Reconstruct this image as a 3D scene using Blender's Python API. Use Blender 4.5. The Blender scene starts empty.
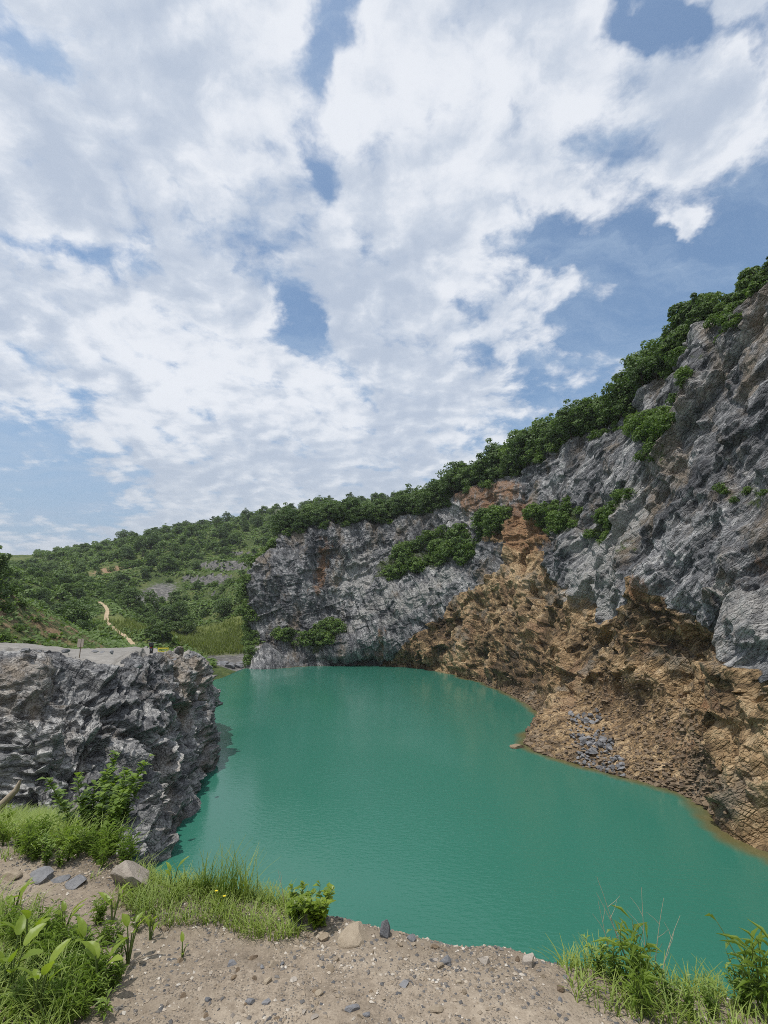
import bpy, math, random
import numpy as np

scene = bpy.context.scene
COL = scene.collection
R = math.radians

# ---------------------------------------------------------------- camera
CAM_Z, FPX = 12.0, 480.0                      # eye height over the lake, focal length in pixels
PITCH = math.atan(98 / FPX)
cd = bpy.data.cameras.new("camera")
cam = bpy.data.objects.new("camera", cd)
COL.objects.link(cam)
cam.location = (0, 0, CAM_Z)
cam.rotation_euler = (R(90) + PITCH, 0, 0)
cd.sensor_fit = 'VERTICAL'
cd.sensor_height = 36
cd.lens = FPX * 36 / 1024
cd.clip_start, cd.clip_end = 0.05, 6000
scene.camera = cam

# ---------------------------------------------------------------- sun, sky, exposure
SUN_EL, SUN_AZ = 69, 230                      # azimuth clockwise from +Y: behind and left of the camera
sd = np.array([math.sin(R(SUN_AZ)) * math.cos(R(SUN_EL)), math.cos(R(SUN_AZ)) * math.cos(R(SUN_EL)), math.sin(R(SUN_EL))])
sl = bpy.data.lights.new("sun", 'SUN')
sl.energy, sl.angle, sl.color = 3.3, R(0.6), (1, 0.95, 0.88)
so = bpy.data.objects.new("sun", sl)
COL.objects.link(so)
from mathutils import Vector
so.rotation_euler = Vector(-sd).to_track_quat('-Z', 'Y').to_euler()
scene.view_settings.view_transform = 'Standard'
scene.view_settings.look = 'None'
scene.view_settings.exposure = 0.0
scene.view_settings.gamma = 1.0
scene.cycles.max_bounces = 5
scene.cycles.sample_clamp_indirect = 4.0
scene.cycles.transparent_max_bounces = 4
scene.cycles.use_denoising = False
scene.cycles.filter_width = 0.95


class NT:
    """small helper to write node trees"""
    def __init__(s, tree):
        s.t = tree

    def n(s, typ, **kw):
        nd = s.t.nodes.new(typ)
        for k, v in kw.items():
            if k.startswith('i_'):
                nd.inputs[k[2:].replace('_', ' ')].default_value = v
            else:
                setattr(nd, k, v)
        return nd

    def put(s, nd, idx, v):
        if v is None:
            return
        if isinstance(v, bpy.types.NodeSocket):
            s.t.links.new(v, nd.inputs[idx])
        else:
            nd.inputs[idx].default_value = v

    def math(s, op, a, b=None, c=None, clamp=False):
        nd = s.n('ShaderNodeMath', operation=op, use_clamp=clamp)
        s.put(nd, 0, a); s.put(nd, 1, b); s.put(nd, 2, c)
        return nd.outputs[0]

    def vmath(s, op, a, b=None, scale=None):
        nd = s.n('ShaderNodeVectorMath', operation=op)
        s.put(nd, 0, a); s.put(nd, 1, b)
        if scale is not None:
            s.put(nd, 3, scale)
        return nd.outputs['Value'] if op in ('LENGTH', 'DISTANCE', 'DOT_PRODUCT') else nd.outputs[0]

    def sstep(s, v, lo, hi, a=0.0, b=1.0):
        nd = s.n('ShaderNodeMapRange', interpolation_type='SMOOTHSTEP')
        s.put(nd, 0, v); s.put(nd, 1, lo); s.put(nd, 2, hi); s.put(nd, 3, a); s.put(nd, 4, b)
        return nd.outputs[0]

    def noise(s, vec, scale, detail=4.0, rough=0.55, dist=0.0, out='Fac'):
        nd = s.n('ShaderNodeTexNoise')
        s.put(nd, 'Vector', vec)
        nd.inputs['Scale'].default_value = scale
        nd.inputs['Detail'].default_value = detail
        nd.inputs['Roughness'].default_value = rough
        nd.inputs['Distortion'].default_value = dist
        return nd.outputs[out]

    def voro(s, vec, scale, feature='F1', out='Distance', rand=1.0):
        nd = s.n('ShaderNodeTexVoronoi', feature=feature)
        s.put(nd, 'Vector', vec)
        nd.inputs['Scale'].default_value = scale
        nd.inputs['Randomness'].default_value = rand
        return nd.outputs[out]

    def ramp(s, fac, stops):
        nd = s.n('ShaderNodeValToRGB')
        e = nd.color_ramp.elements
        while len(e) < len(stops):
            e.new(0.5)
        for el, (p, c) in zip(e, stops):
            el.position = p
            el.color = (*c, 1)
        s.put(nd, 0, fac)
        return nd.outputs[0]

    def mix(s, fac, a, b, blend='MIX'):
        nd = s.n('ShaderNodeMix', data_type='RGBA', blend_type=blend)
        s.put(nd, 0, fac)
        s.put(nd, 6, a if isinstance(a, bpy.types.NodeSocket) or len(a) == 4 else (*a, 1))
        s.put(nd, 7, b if isinstance(b, bpy.types.NodeSocket) or len(b) == 4 else (*b, 1))
        return nd.outputs[2]

    def mapping(s, vec, rot=(0, 0, 0), sc=(1, 1, 1), loc=(0, 0, 0)):
        nd = s.n('ShaderNodeMapping')
        s.put(nd, 0, vec)
        nd.inputs['Rotation'].default_value = rot
        nd.inputs['Scale'].default_value = sc
        nd.inputs['Location'].default_value = loc
        return nd.outputs[0]

    def bump(s, h, strength, dist, normal=None):
        nd = s.n('ShaderNodeBump')
        nd.inputs['Strength'].default_value = strength
        nd.inputs['Distance'].default_value = dist
        s.put(nd, 'Height', h)
        if normal is not None:
            s.put(nd, 'Normal', normal)
        return nd.outputs[0]


w = bpy.data.worlds.new("World")
scene.world = w
w.use_nodes = True
g = NT(w.node_tree)
bg = w.node_tree.nodes['Background']
bg.inputs['Strength'].default_value = 0.12
sky = g.n('ShaderNodeTexSky', sky_type='NISHITA', sun_disc=False, sun_elevation=R(SUN_EL), sun_rotation=R(SUN_AZ),
          altitude=100, air_density=1.0, dust_density=3.0, ozone_density=1.2)
tc = g.n('ShaderNodeTexCoord')
sep = g.n('ShaderNodeSeparateXYZ')
g.put(sep, 0, tc.outputs['Generated'])
zz = g.math('ADD', g.math('MAXIMUM', sep.outputs[2], 0.0), 0.22)
cu = g.math('DIVIDE', sep.outputs[0], zz)
cv = g.math('DIVIDE', sep.outputs[1], zz)
comb = g.n('ShaderNodeCombineXYZ')
g.put(comb, 0, cu); g.put(comb, 1, cv)
uv = comb.outputs[0]
# broken cloud sheet: big masses, puffs and fine fibres
wn = g.vmath('SUBTRACT', g.noise(uv, 3.0, 6, 0.6, out='Color'), (0.5, 0.5, 0.5))
wuv = g.vmath('ADD', uv, g.vmath('SCALE', wn, scale=0.30))
fuv = g.vmath('ADD', uv, g.vmath('SCALE', wn, scale=0.10))
# open blue patches of this sky, in cloud-plane coordinates: (u, v, radius along, radius across, angle, depth)
field = None
for (pu, pv, ru, rv, an, dp) in [
        (0.94, 0.98, 0.70, 0.34, 0.50, 0.42), (0.51, 1.27, 0.26, 0.21, 0.90, 0.24), (0.62, 1.70, 0.39, 0.33, 0.90, 0.20), (0.36, 0.87, 0.11, 0.08, 0.60, 0.28),
        (0.32, 0.49, 0.09, 0.04, 0.10, 0.28), (0.46, 0.51, 0.14, 0.04, 0.15, 0.20), (-0.07, 0.53, 0.06, 0.10, 0.20, 0.26), (-0.13, 0.70, 0.05, 0.17, 0.10, 0.17),
        (-0.21, 0.89, 0.07, 0.13, 0.10, 0.20), (-0.21, 1.12, 0.08, 0.16, 0.00, 0.28), (-1.39, 1.89, 0.44, 0.70, 0.55, 0.36), (-0.53, 0.51, 0.09, 0.07, 0.00, 0.24),
        (-0.68, 0.84, 0.17, 0.05, 0.20, 0.14), (-0.49, 0.87, 0.06, 0.08, 0.40, 0.17), (0.24, 0.88, 0.07, 0.06, 0.00, 0.16), (-0.38, 1.13, 0.33, 0.07, 0.20, 0.06),
        (0.47, 0.62, 0.20, 0.09, 0.5, -0.26), (-0.57, 0.66, 0.16, 0.12, 0, -0.16), (0.58, 0.83, 0.05, 0.035, 0.9, -0.30), (0.59, 1.11, 0.30, 0.20, 0.9, 0.16)]:
    q = g.mapping(wuv, loc=(-pu, -pv, 0))
    q = g.mapping(q, rot=(0, 0, -an))
    q = g.mapping(q, sc=(1 / ru, 1 / rv, 0))
    b_ = g.math('MULTIPLY', g.sstep(g.vmath('LENGTH', q), 0.1, 1.35, 1.0, 0.0), dp)
    field = b_ if field is None else g.math('ADD', field, b_)


def puffs(v):
    """fine-to-coarse cloud density"""
    big = g.noise(v, 1.9, 3, 0.55)
    mid = g.noise(v, 6.2, 9, 0.58, 0.15)
    cell = g.voro(g.vmath('ADD', v, g.vmath('SCALE', wn, scale=0.16)), 10.5, 'F1')
    return g.math('ADD', g.math('MULTIPLY', big, 0.45), g.math('SUBTRACT', g.math('MULTIPLY', mid, 0.95), g.math('MULTIPLY', cell, 0.19)))


dens = puffs(fuv)
dens_s = puffs(g.mapping(fuv, loc=(0.030, 0.036, 0)))
dens2 = g.math('SUBTRACT', dens, field)
cover = g.sstep(g.math('ADD', g.math('SUBTRACT', dens2, 0.0), g.math('MULTIPLY', g.math('SUBTRACT', g.noise(fuv, 16.0, 6, 0.65), 0.5), 0.24)), 0.31, 0.56)
edge = g.math('SUBTRACT', dens, dens_s)
shade2 = g.noise(g.mapping(uv, loc=(0.3, 0.1, 7.0)), 1.7, 6, 0.55)
thin = g.sstep(dens2, 0.40, 0.72)
lit = g.math('ADD', g.math('ADD', g.math('MULTIPLY', edge, 1.25), g.math('MULTIPLY', shade2, 1.1)), g.math('MULTIPLY', thin, -0.16))
ccol = g.ramp(g.sstep(lit, 0.20, 0.68), [(0.0, (4.2, 4.8, 5.8)), (0.5, (5.3, 5.8, 6.6)), (1.0, (7.1, 7.35, 7.8))])
# pale air towards the horizon
low = g.sstep(sep.outputs[2], 0.02, 0.42, 1.0, 0.0)
ccol = g.mix(g.math('MULTIPLY', low, 0.7), ccol, (4.15, 4.65, 5.3))
skyc = g.mix(1.0, sky.outputs[0], (1.15, 1.34, 1.38), 'MULTIPLY')
veil = g.sstep(g.noise(g.mapping(wuv, rot=(0, 0, 0.7), sc=(1, 2.4, 1), loc=(3, 1, 2)), 2.6, 7, 0.62), 0.38, 0.70, 0.06, 0.55)
skyc = g.mix(veil, skyc, (3.9, 4.9, 6.2))              # thin high veil
skyc = g.mix(g.math('MULTIPLY', low, 0.8), skyc, (3.2, 3.95, 5.1))
final = g.mix(g.math('MULTIPLY', cover, 0.95), skyc, ccol)
g.put(bg, 0, final)


# ---------------------------------------------------------------- geometry helpers
def ray(px, py):
    x, y = (px - 384) / FPX, (512 - py) / FPX
    c, s = math.cos(PITCH), math.sin(PITCH)
    return np.array([x, c - y * s, s + y * c])


def at(px, py, Y):
    """the place at forward distance Y that the photograph shows at (px, py)"""
    d = ray(px, py)
    return np.array([0, 0, CAM_Z]) + d * (Y / d[1])


def W(px, py, z=0.0):
    d = ray(px, py)
    return np.array([0, 0, CAM_Z]) + d * ((z - CAM_Z) / d[2])


def set_on(px, py, p0, n, d):
    """the point seen at (px, py) that lies d metres behind the upright plane through p0 with horizontal normal n"""
    n = np.array([*n, 0.0]); n /= np.linalg.norm(n)
    r = ray(px, py)
    o = np.array([0, 0, CAM_Z])
    p0 = np.array([p0[0], p0[1], 0.0])
    t = (d - np.dot(o - p0, n)) / np.dot(r, n)
    return o + r * t


def _h(ix, iy, iz, seed):
    h = (ix.astype(np.int64) * 374761393 + iy.astype(np.int64) * 668265263 + iz.astype(np.int64) * 2147483647 + seed * 1274126177) & 0xFFFFFFFF
    h = ((h ^ (h >> 13)) * 1274126177) & 0xFFFFFFFF
    h = ((h ^ (h >> 16)) * 2246822519) & 0xFFFFFFFF
    return h ^ (h >> 15)


def hashf(ix, iy, iz, seed=0):
    return _h(ix, iy, iz, seed).astype(np.float64) / 4294967295.0


def pnoise(P, seed=0):
    """gradient noise in about -1..1"""
    F = np.floor(P)
    f = P - F
    I = F.astype(np.int64)
    u = f * f * f * (f * (f * 6 - 15) + 10)
    out = np.zeros(len(P))
    for dx in (0, 1):
        wx = u[:, 0] if dx else 1 - u[:, 0]
        for dy in (0, 1):
            wy = u[:, 1] if dy else 1 - u[:, 1]
            for dz in (0, 1):
                wz = u[:, 2] if dz else 1 - u[:, 2]
                h = _h(I[:, 0] + dx, I[:, 1] + dy, I[:, 2] + dz, seed)
                gx = (h & 1023) / 511.5 - 1
                gy = ((h >> 10) & 1023) / 511.5 - 1
                gz = ((h >> 20) & 1023) / 511.5 - 1
                out += wx * wy * wz * (gx * (f[:, 0] - dx) + gy * (f[:, 1] - dy) + gz * (f[:, 2] - dz))
    return out * 1.4


def fbm(P, oct=4, seed=0, gain=0.5, ridge=False):
    s, a, tot = 0, 1.0, 0
    for k in range(oct):
        v = pnoise(P * (2.03 ** k) + k * 17.3, seed + k)
        if ridge:
            v = 1 - 2 * np.abs(v)
        s = s + v * a
        tot += a
        a *= gain
    return s / tot


def worley(P, seed=0):
    """(distance to nearest feature, random value of the cell, tilted facet of the cell)"""
    I = np.floor(P).astype(np.int64)
    d1 = np.full(len(P), 9.0); c1 = np.zeros(len(P)); t1 = np.zeros(len(P))
    for dx in (-1, 0, 1):
        for dy in (-1, 0, 1):
            for dz in (-1, 0, 1):
                a, b, c = I[:, 0] + dx, I[:, 1] + dy, I[:, 2] + dz
                h = _h(a, b, c, seed)
                qx = P[:, 0] - a - (h & 1023) / 1023.0
                qy = P[:, 1] - b - ((h >> 10) & 1023) / 1023.0
                qz = P[:, 2] - c - ((h >> 20) & 1023) / 1023.0
                q = qx * qx + qy * qy + qz * qz
                nearer = q < d1
                c1 = np.where(nearer, ((h >> 7) & 4095) / 4095.0, c1)
                t1 = np.where(nearer, qx * (((h >> 3) & 511) / 255.5 - 1) + qy * (((h >> 12) & 511) / 255.5 - 1) + qz * (((h >> 21) & 511) / 255.5 - 1), t1)
                d1 = np.where(nearer, q, d1)
    return np.sqrt(d1), c1, t1


def strata(P, ns, us, h, L, seed):
    """stepped blocks: a random height per bed, broken along the bed by joints"""
    wv = P @ ns / h
    k = np.floor(wv).astype(np.int64)
    f = wv - k
    j = np.floor(P @ us / L + hashf(k, k * 0, k * 0, seed + 5) * 11).astype(np.int64)
    a = hashf(k, j, k * 0, seed) - 0.5
    return a + (0.5 - f) * 0.22


def sm(x, a, b):
    t = np.clip((x - a) / (b - a), 0, 1)
    return t * t * (3 - 2 * t)


def mesh_np(name, V, F, mat=None, smooth=False):
    V = np.asarray(V, dtype=np.float32); F = np.asarray(F, dtype=np.int32)
    me = bpy.data.meshes.new(name)
    n, k = F.shape
    me.vertices.add(len(V)); me.vertices.foreach_set('co', V.ravel())
    me.loops.add(n * k); me.loops.foreach_set('vertex_index', F.ravel())
    me.polygons.add(n)
    me.polygons.foreach_set('loop_start', np.arange(0, n * k, k, dtype=np.int32))
    if smooth:
        me.polygons.foreach_set('use_smooth', np.ones(n, dtype=bool))
    else:
        me.polygons.foreach_set('use_smooth', np.zeros(n, dtype=bool))
    if mat:
        for m in (mat if isinstance(mat, (list, tuple)) else [mat]):
            me.materials.append(m)
    me.update(calc_edges=True)
    return me


def attr(me, name, arr):
    """float colour per vertex"""
    a = me.attributes.new(name, 'FLOAT_COLOR', 'POINT')
    a.data.foreach_set('color', np.asarray(arr, dtype=np.float32).ravel())


def fattr(me, name, arr):
    a = me.attributes.new(name, 'FLOAT', 'POINT')
    a.data.foreach_set('value', np.asarray(arr, dtype=np.float32).ravel())


def gridF(nu, nv):
    i = np.arange(nu * nv).reshape(nu, nv)
    return np.stack([i[:-1, :-1], i[1:, :-1], i[1:, 1:], i[:-1, 1:]], -1).reshape(-1, 4)


def link(name, me, parent=None, **props):
    o = bpy.data.objects.new(name, me)
    COL.objects.link(o)
    if parent is not None:
        o.parent = parent
    for k, v in props.items():
        if v is not None:
            o[k] = v
    return o


def cr(C, T):
    """Catmull-Rom through the rows of C (n, ...) at parameters T"""
    n = len(C)
    i = np.clip(np.floor(T).astype(int), 0, n - 2)
    f = (T - i).reshape((-1,) + (1,) * (C.ndim - 1))
    p0, p1, p2, p3 = C[np.maximum(i - 1, 0)], C[i], C[i + 1], C[np.minimum(i + 2, n - 1)]
    return p1 + 0.5 * f * (p2 - p0 + f * (2 * p0 - 5 * p1 + 4 * p2 - p3 + f * (3 * (p1 - p2) + p3 - p0)))


def soften(a, nu, nv, times):
    """average a grid value with its neighbours, so that steps do not turn into combs"""
    a = a.reshape(nu, nv)
    for _ in range(times):
        p = np.pad(a, ((1, 1), (0, 0)), mode='edge'); a = (p[:-2] + 2 * p[1:-1] + p[2:]) / 4
        p = np.pad(a, ((0, 0), (1, 1)), mode='edge'); a = (p[:, :-2] + 2 * p[:, 1:-1] + p[:, 2:]) / 4
    return a.ravel()


def spread(counts):
    """parameters 0..n with counts[i] samples in segment i"""
    out = [np.linspace(i, i + 1, c, endpoint=False) for i, c in enumerate(counts)]
    return np.concatenate(out + [np.array([float(len(counts))])])


def patch_mask(U, V, polys, soft=0.06):
    """1 inside any polygon given in surface coordinates, fading over soft"""
    out = np.zeros(U.shape)
    for poly in polys:
        p = np.array(poly, float)
        inside = np.zeros(U.shape, bool)
        dmin = np.full(U.shape, 9.0)
        n = len(p)
        for a in range(n):
            x0, y0 = p[a]; x1, y1 = p[(a + 1) % n]
            cond = (y0 > V) != (y1 > V)
            with np.errstate(divide='ignore', invalid='ignore'):
                xi = (x1 - x0) * (V - y0) / (y1 - y0 + 1e-12) + x0
            inside ^= cond & (U < xi)
            dx, dy = x1 - x0, y1 - y0
            t = np.clip(((U - x0) * dx + (V - y0) * dy) / (dx * dx + dy * dy + 1e-12), 0, 1)
            dmin = np.minimum(dmin, np.hypot(U - x0 - t * dx, V - y0 - t * dy))
        sd_ = np.where(inside, dmin, -dmin)
        out = np.maximum(out, sm(sd_, -soft, soft))
    return out


# ---------------------------------------------------------------- materials
def material(name):
    m = bpy.data.materials.new(name)
    m.use_nodes = True
    t = NT(m.node_tree)
    return m, t, m.node_tree.nodes['Principled BSDF']


def rock_mat(name, grey, basis_a, basis_b, veins=0.5, bump=1.0, size=1.0):
    """rock with bedding along basis (us, ws, ns); the vertex value 'face' blends from basis a to basis b"""
    m, t, b = material(name)
    co = t.n('ShaderNodeTexCoord').outputs['Object']
    pa = t.n('ShaderNodeAttribute', attribute_name='paint')
    sepc = t.n('ShaderNodeSeparateColor'); t.put(sepc, 0, pa.outputs['Color'])
    brown, rust, pale = sepc.outputs[0], sepc.outputs[1], sepc.outputs[2]
    moss = pa.outputs['Alpha']
    wob = t.vmath('ADD', co, t.vmath('SCALE', t.vmath('SUBTRACT', t.noise(co, 0.28, 4, out='Color'), (0.5, 0.5, 0.5)), scale=0.7))

    def bedded(ns):
        ns = np.array(ns, float) / np.linalg.norm(ns)
        us = np.cross(ns, [0.3, 0.9, 0.2]); us /= np.linalg.norm(us); ws = np.cross(ns, us)
        cb = t.n('ShaderNodeCombineXYZ')
        t.put(cb, 0, t.vmath('DOT_PRODUCT', wob, tuple(us))); t.put(cb, 1, t.vmath('DOT_PRODUCT', wob, tuple(ws))); t.put(cb, 2, t.vmath('DOT_PRODUCT', wob, tuple(ns)))
        return cb.outputs[0]
    A = bedded(basis_a)
    if basis_b is not None:
        fa = t.n('ShaderNodeAttribute', attribute_name='face').outputs['Fac']
        mv = t.n('ShaderNodeMix', data_type='VECTOR')
        t.put(mv, 0, t.sstep(fa, 0.45, 0.55)); t.put(mv, 4, A); t.put(mv, 5, bedded(basis_b))
        A = mv.outputs[1]
    st = t.mapping(A, sc=(0.55 / size, 0.55 / size, 1.8 / size))
    blk = t.mapping(A, sc=(0.75 / size, 0.75 / size, 2.1 / size))
    n_st = t.noise(st, 1.0, 9, 0.66)
    n_big = t.noise(t.mapping(A, sc=(0.6, 0.6, 1.5)), 0.14, 6, 0.6)
    n_fine = t.noise(co, 5.0 / size, 7, 0.70)
    va = t.n('ShaderNodeTexVoronoi'); t.put(va, 'Vector', blk); va.inputs['Scale'].default_value = 1.0
    vb = t.n('ShaderNodeTexVoronoi'); t.put(vb, 'Vector', blk); vb.inputs['Scale'].default_value = 2.9
    sa = t.n('ShaderNodeSeparateColor'); t.put(sa, 0, va.outputs['Color'])
    sb = t.n('ShaderNodeSeparateColor'); t.put(sb, 0, vb.outputs['Color'])
    blocks = t.math('ADD', t.math('MULTIPLY', sa.outputs[0], 0.5), t.math('MULTIPLY', sb.outputs[0], 0.5))
    mixv = t.math('ADD', t.math('MULTIPLY', n_st, 0.62), t.math('ADD', t.math('MULTIPLY', n_big, 0.62), t.math('ADD', t.math('MULTIPLY', n_fine, 0.34), t.math('MULTIPLY', t.math('SUBTRACT', blocks, 0.5), 0.20))))
    g0, g1, g2, g3 = grey
    c_grey = t.ramp(t.sstep(mixv, 0.60, 1.02), [(0.0, g0), (0.35, g1), (0.7, g2), (1.0, g3)])
    vein = t.math('MULTIPLY', t.sstep(t.math('ABSOLUTE', t.math('SUBTRACT', t.noise(st, 0.8, 7, 0.62, 0.6), 0.5)), 0.0, 0.02, 1.0, 0.0), t.sstep(n_big, 0.42, 0.62))
    c_grey = t.mix(t.math('MULTIPLY', vein, veins), c_grey, (0.40, 0.39, 0.38))
    patina = t.sstep(t.noise(t.mapping(co, sc=(1, 1, 0.35), loc=(9, 2, 5)), 0.20, 7, 0.68), 0.50, 0.66)
    c_grey = t.mix(t.math('MULTIPLY', patina, 0.62), c_grey, t.mix(n_fine, (0.13, 0.096, 0.064), (0.42, 0.33, 0.225)))
    nb = t.math('ADD', t.math('MULTIPLY', t.noise(t.mapping(co, loc=(3, 7, 1)), 0.5, 10, 0.70, 0.4), 0.75), t.math('MULTIPLY', blocks, 0.25))
    c_br = t.ramp(t.sstep(t.math('ADD', nb, t.math('MULTIPLY', t.math('SUBTRACT', t.noise(t.mapping(co, loc=(4, 4, 4)), 0.11, 4, 0.6), 0.5), 0.9)), 0.32, 0.72), [(0.0, (0.068, 0.046, 0.026)), (0.3, (0.190, 0.128, 0.068)), (0.62, (0.345, 0.235, 0.125)), (1.0, (0.52, 0.385, 0.23))])
    c_br = t.mix(t.math('MULTIPLY', t.sstep(t.noise(t.mapping(co, loc=(1, 1, 9)), 0.2, 6, 0.65), 0.54, 0.66), 0.7), c_br, t.mix(n_fine, (0.15, 0.092, 0.055), (0.41, 0.25, 0.145)))
    c_br = t.mix(t.math('MULTIPLY', t.sstep(t.noise(t.mapping(co, loc=(6, 1, 3)), 0.16, 6, 0.65), 0.55, 0.66), 0.75), c_br, t.mix(n_fine, (0.09, 0.084, 0.072), (0.33, 0.29, 0.235)))
    jag = t.math('ADD', t.math('MULTIPLY', t.math('SUBTRACT', t.noise(co, 0.6, 8, 0.68), 0.5), 1.7), brown)
    c = t.mix(t.sstep(jag, 0.35, 0.65), c_grey, c_br)
    ju = t.math('ADD', t.math('MULTIPLY', t.math('SUBTRACT', t.noise(t.mapping(co, sc=(1, 1, 0.3)), 0.9, 8, 0.7), 0.5), 2.6), t.math('MULTIPLY', rust, 0.9))
    c = t.mix(t.math('MULTIPLY', t.sstep(ju, 0.30, 1.0), 0.8), c, t.mix(n_fine, (0.17, 0.082, 0.04), (0.40, 0.225, 0.115)))
    jp = t.math('ADD', t.math('MULTIPLY', t.math('SUBTRACT', n_st, 0.5), 2.6), t.math('MULTIPLY', pale, 0.8))
    c = t.mix(t.math('MULTIPLY', t.sstep(jp, 0.25, 1.1), 0.8), c, t.mix(n_fine, (0.30, 0.295, 0.285), (0.56, 0.545, 0.515)))
    jm = t.math('ADD', t.math('MULTIPLY', t.math('SUBTRACT', t.noise(co, 1.3, 7, 0.72), 0.5), 2.2), t.math('MULTIPLY', moss, 0.85))
    c = t.mix(t.sstep(jm, 0.50, 0.9), c, t.mix(n_fine, (0.03, 0.05, 0.012), (0.095, 0.125, 0.035)))
    t.put(b, 'Base Color', c)
    b.inputs['Roughness'].default_value = 0.80
    b.inputs['Specular IOR Level'].default_value = 0.3
    cr1 = t.sstep(t.voro(blk, 1.0, 'DISTANCE_TO_EDGE'), 0.0, 0.12)
    cr2 = t.sstep(t.voro(blk, 2.9, 'DISTANCE_TO_EDGE'), 0.0, 0.14)
    st_w = t.math('SUBTRACT', 0.85, t.math('MULTIPLY', t.sstep(jag, 0.35, 0.65), 0.60))
    hgt = t.math('ADD', t.math('MULTIPLY', n_st, st_w), t.math('ADD', t.math('MULTIPLY', n_fine, 0.36), t.math('ADD', t.math('MULTIPLY', blocks, 0.62), t.math('ADD', t.math('MULTIPLY', cr1, 0.20), t.math('MULTIPLY', cr2, 0.14)))))
    t.put(b, 'Normal', t.bump(hgt, 1.0, 0.42 * bump * size))
    return m


GREY = ((0.050, 0.053, 0.061), (0.145, 0.149, 0.159), (0.30, 0.302, 0.31), (0.56, 0.555, 0.545))
GREYD = ((0.058, 0.060, 0.065), (0.165, 0.167, 0.172), (0.33, 0.328, 0.322), (0.60, 0.59, 0.57))
M_WALL = rock_mat('quarry_rock', GREY, (0.90, 0.15, 0.32), (-0.30, 0.60, 0.74), 0.5, 1.0, 1.0)
M_OUT = rock_mat('outcrop_slate', GREYD, (0.45, -0.35, 0.82), None, 0.6, 0.8, 0.6)


def leaf_mat(name, dark, light, transl=0.30, rough=0.55):
    m, t, b = material(name)
    oi = t.n('ShaderNodeObjectInfo').outputs['Random']
    tone = t.n('ShaderNodeAttribute', attribute_name='tone').outputs['Fac']
    v = t.math('ADD', t.math('MULTIPLY', tone, 0.55), t.math('MULTIPLY', oi, 0.45))
    c = t.ramp(v, [(0.1, dark), (0.9, light)])
    t.put(b, 'Base Color', c)
    b.inputs['Roughness'].default_value = rough
    b.inputs['Specular IOR Level'].default_value = 0.35
    tr = t.n('ShaderNodeBsdfTranslucent')
    t.put(tr, 0, t.mix(1.0, c, (1.5, 1.6, 0.7, 1), 'MULTIPLY'))
    mx = t.n('ShaderNodeMixShader')
    mx.inputs[0].default_value = transl
    t.t.links.new(b.outputs[0], mx.inputs[1]); t.t.links.new(tr.outputs[0], mx.inputs[2])
    t.t.links.new(mx.outputs[0], t.t.nodes['Material Output'].inputs[0])
    return m


M_LEAF = leaf_mat('tree_foliage', (0.034, 0.074, 0.022), (0.145, 0.22, 0.066))
M_LEAFL = leaf_mat('pale_foliage', (0.055, 0.10, 0.025), (0.13, 0.19, 0.05))
M_BUSH = leaf_mat('bush_foliage', (0.05, 0.10, 0.02), (0.15, 0.23, 0.055))
M_BROAD = leaf_mat('broad_leaf', (0.13, 0.20, 0.025), (0.26, 0.34, 0.05), 0.4, 0.4)
M_WEED = leaf_mat('weed_leaf', (0.075, 0.14, 0.025), (0.24, 0.33, 0.07), 0.35, 0.45)
M_GRASS = leaf_mat('grass_blade', (0.10, 0.165, 0.03), (0.30, 0.37, 0.09), 0.3, 0.5)
M_REED = leaf_mat('reed_blade', (0.11, 0.15, 0.035), (0.26, 0.30, 0.085), 0.3, 0.6)


def plain(name, col, rough=0.7, spec=0.4, var=0.25, scale=6.0, bump=0.3, bd=0.02, metal=0.0):
    m, t, b = material(name)
    co = t.n('ShaderNodeTexCoord').outputs['Object']
    nz = t.noise(co, scale, 6, 0.6)
    lo = tuple(c * (1 - var) for c in col); hi = tuple(min(1, c * (1 + var)) for c in col)
    t.put(b, 'Base Color', t.mix(nz, lo, hi))
    b.inputs['Roughness'].default_value = rough
    b.inputs['Specular IOR Level'].default_value = spec
    b.inputs['Metallic'].default_value = metal
    if bump:
        t.put(b, 'Normal', t.bump(nz, bump, bd))
    return m


M_BARK = plain('bark', (0.07, 0.055, 0.04), 0.9, 0.2, 0.4, 5, 0.6, 0.05)
M_STEM = plain('green_stem', (0.09, 0.13, 0.03), 0.7)
M_DRY = plain('dry_stem', (0.34, 0.31, 0.22), 0.8)


def stone_mat(name, lo, hi, sc=3.0):
    m, t, b = material(name)
    co = t.n('ShaderNodeTexCoord').outputs['Object']
    oi = t.n('ShaderNodeObjectInfo').outputs['Random']
    tone = t.n('ShaderNodeAttribute', attribute_name='tone').outputs['Fac']
    nz = t.noise(co, sc, 8, 0.65)
    f = t.math('ADD', t.math('MULTIPLY', nz, 0.6), t.math('MULTIPLY', t.math('ADD', oi, tone), 0.3))
    c = t.mix(t.sstep(f, 0.25, 0.85), lo, hi)
    t.put(b, 'Base Color', c)
    b.inputs['Roughness'].default_value = 0.85
    t.put(b, 'Normal', t.bump(t.noise(co, sc * 4, 6, 0.7), 0.5, 0.03))
    return m


M_ST_GREY = stone_mat('grey_stone', (0.07, 0.075, 0.085), (0.27, 0.27, 0.28), 2.0)
M_ST_TAN = stone_mat('tan_stone', (0.20, 0.15, 0.10), (0.42, 0.35, 0.26), 4.0)
M_ST_PALE = stone_mat('pale_stone', (0.26, 0.22, 0.18), (0.48, 0.43, 0.37), 5.0)
M_ST_BROWN = stone_mat('brown_stone', (0.10, 0.07, 0.045), (0.27, 0.20, 0.13), 2.0)


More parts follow.
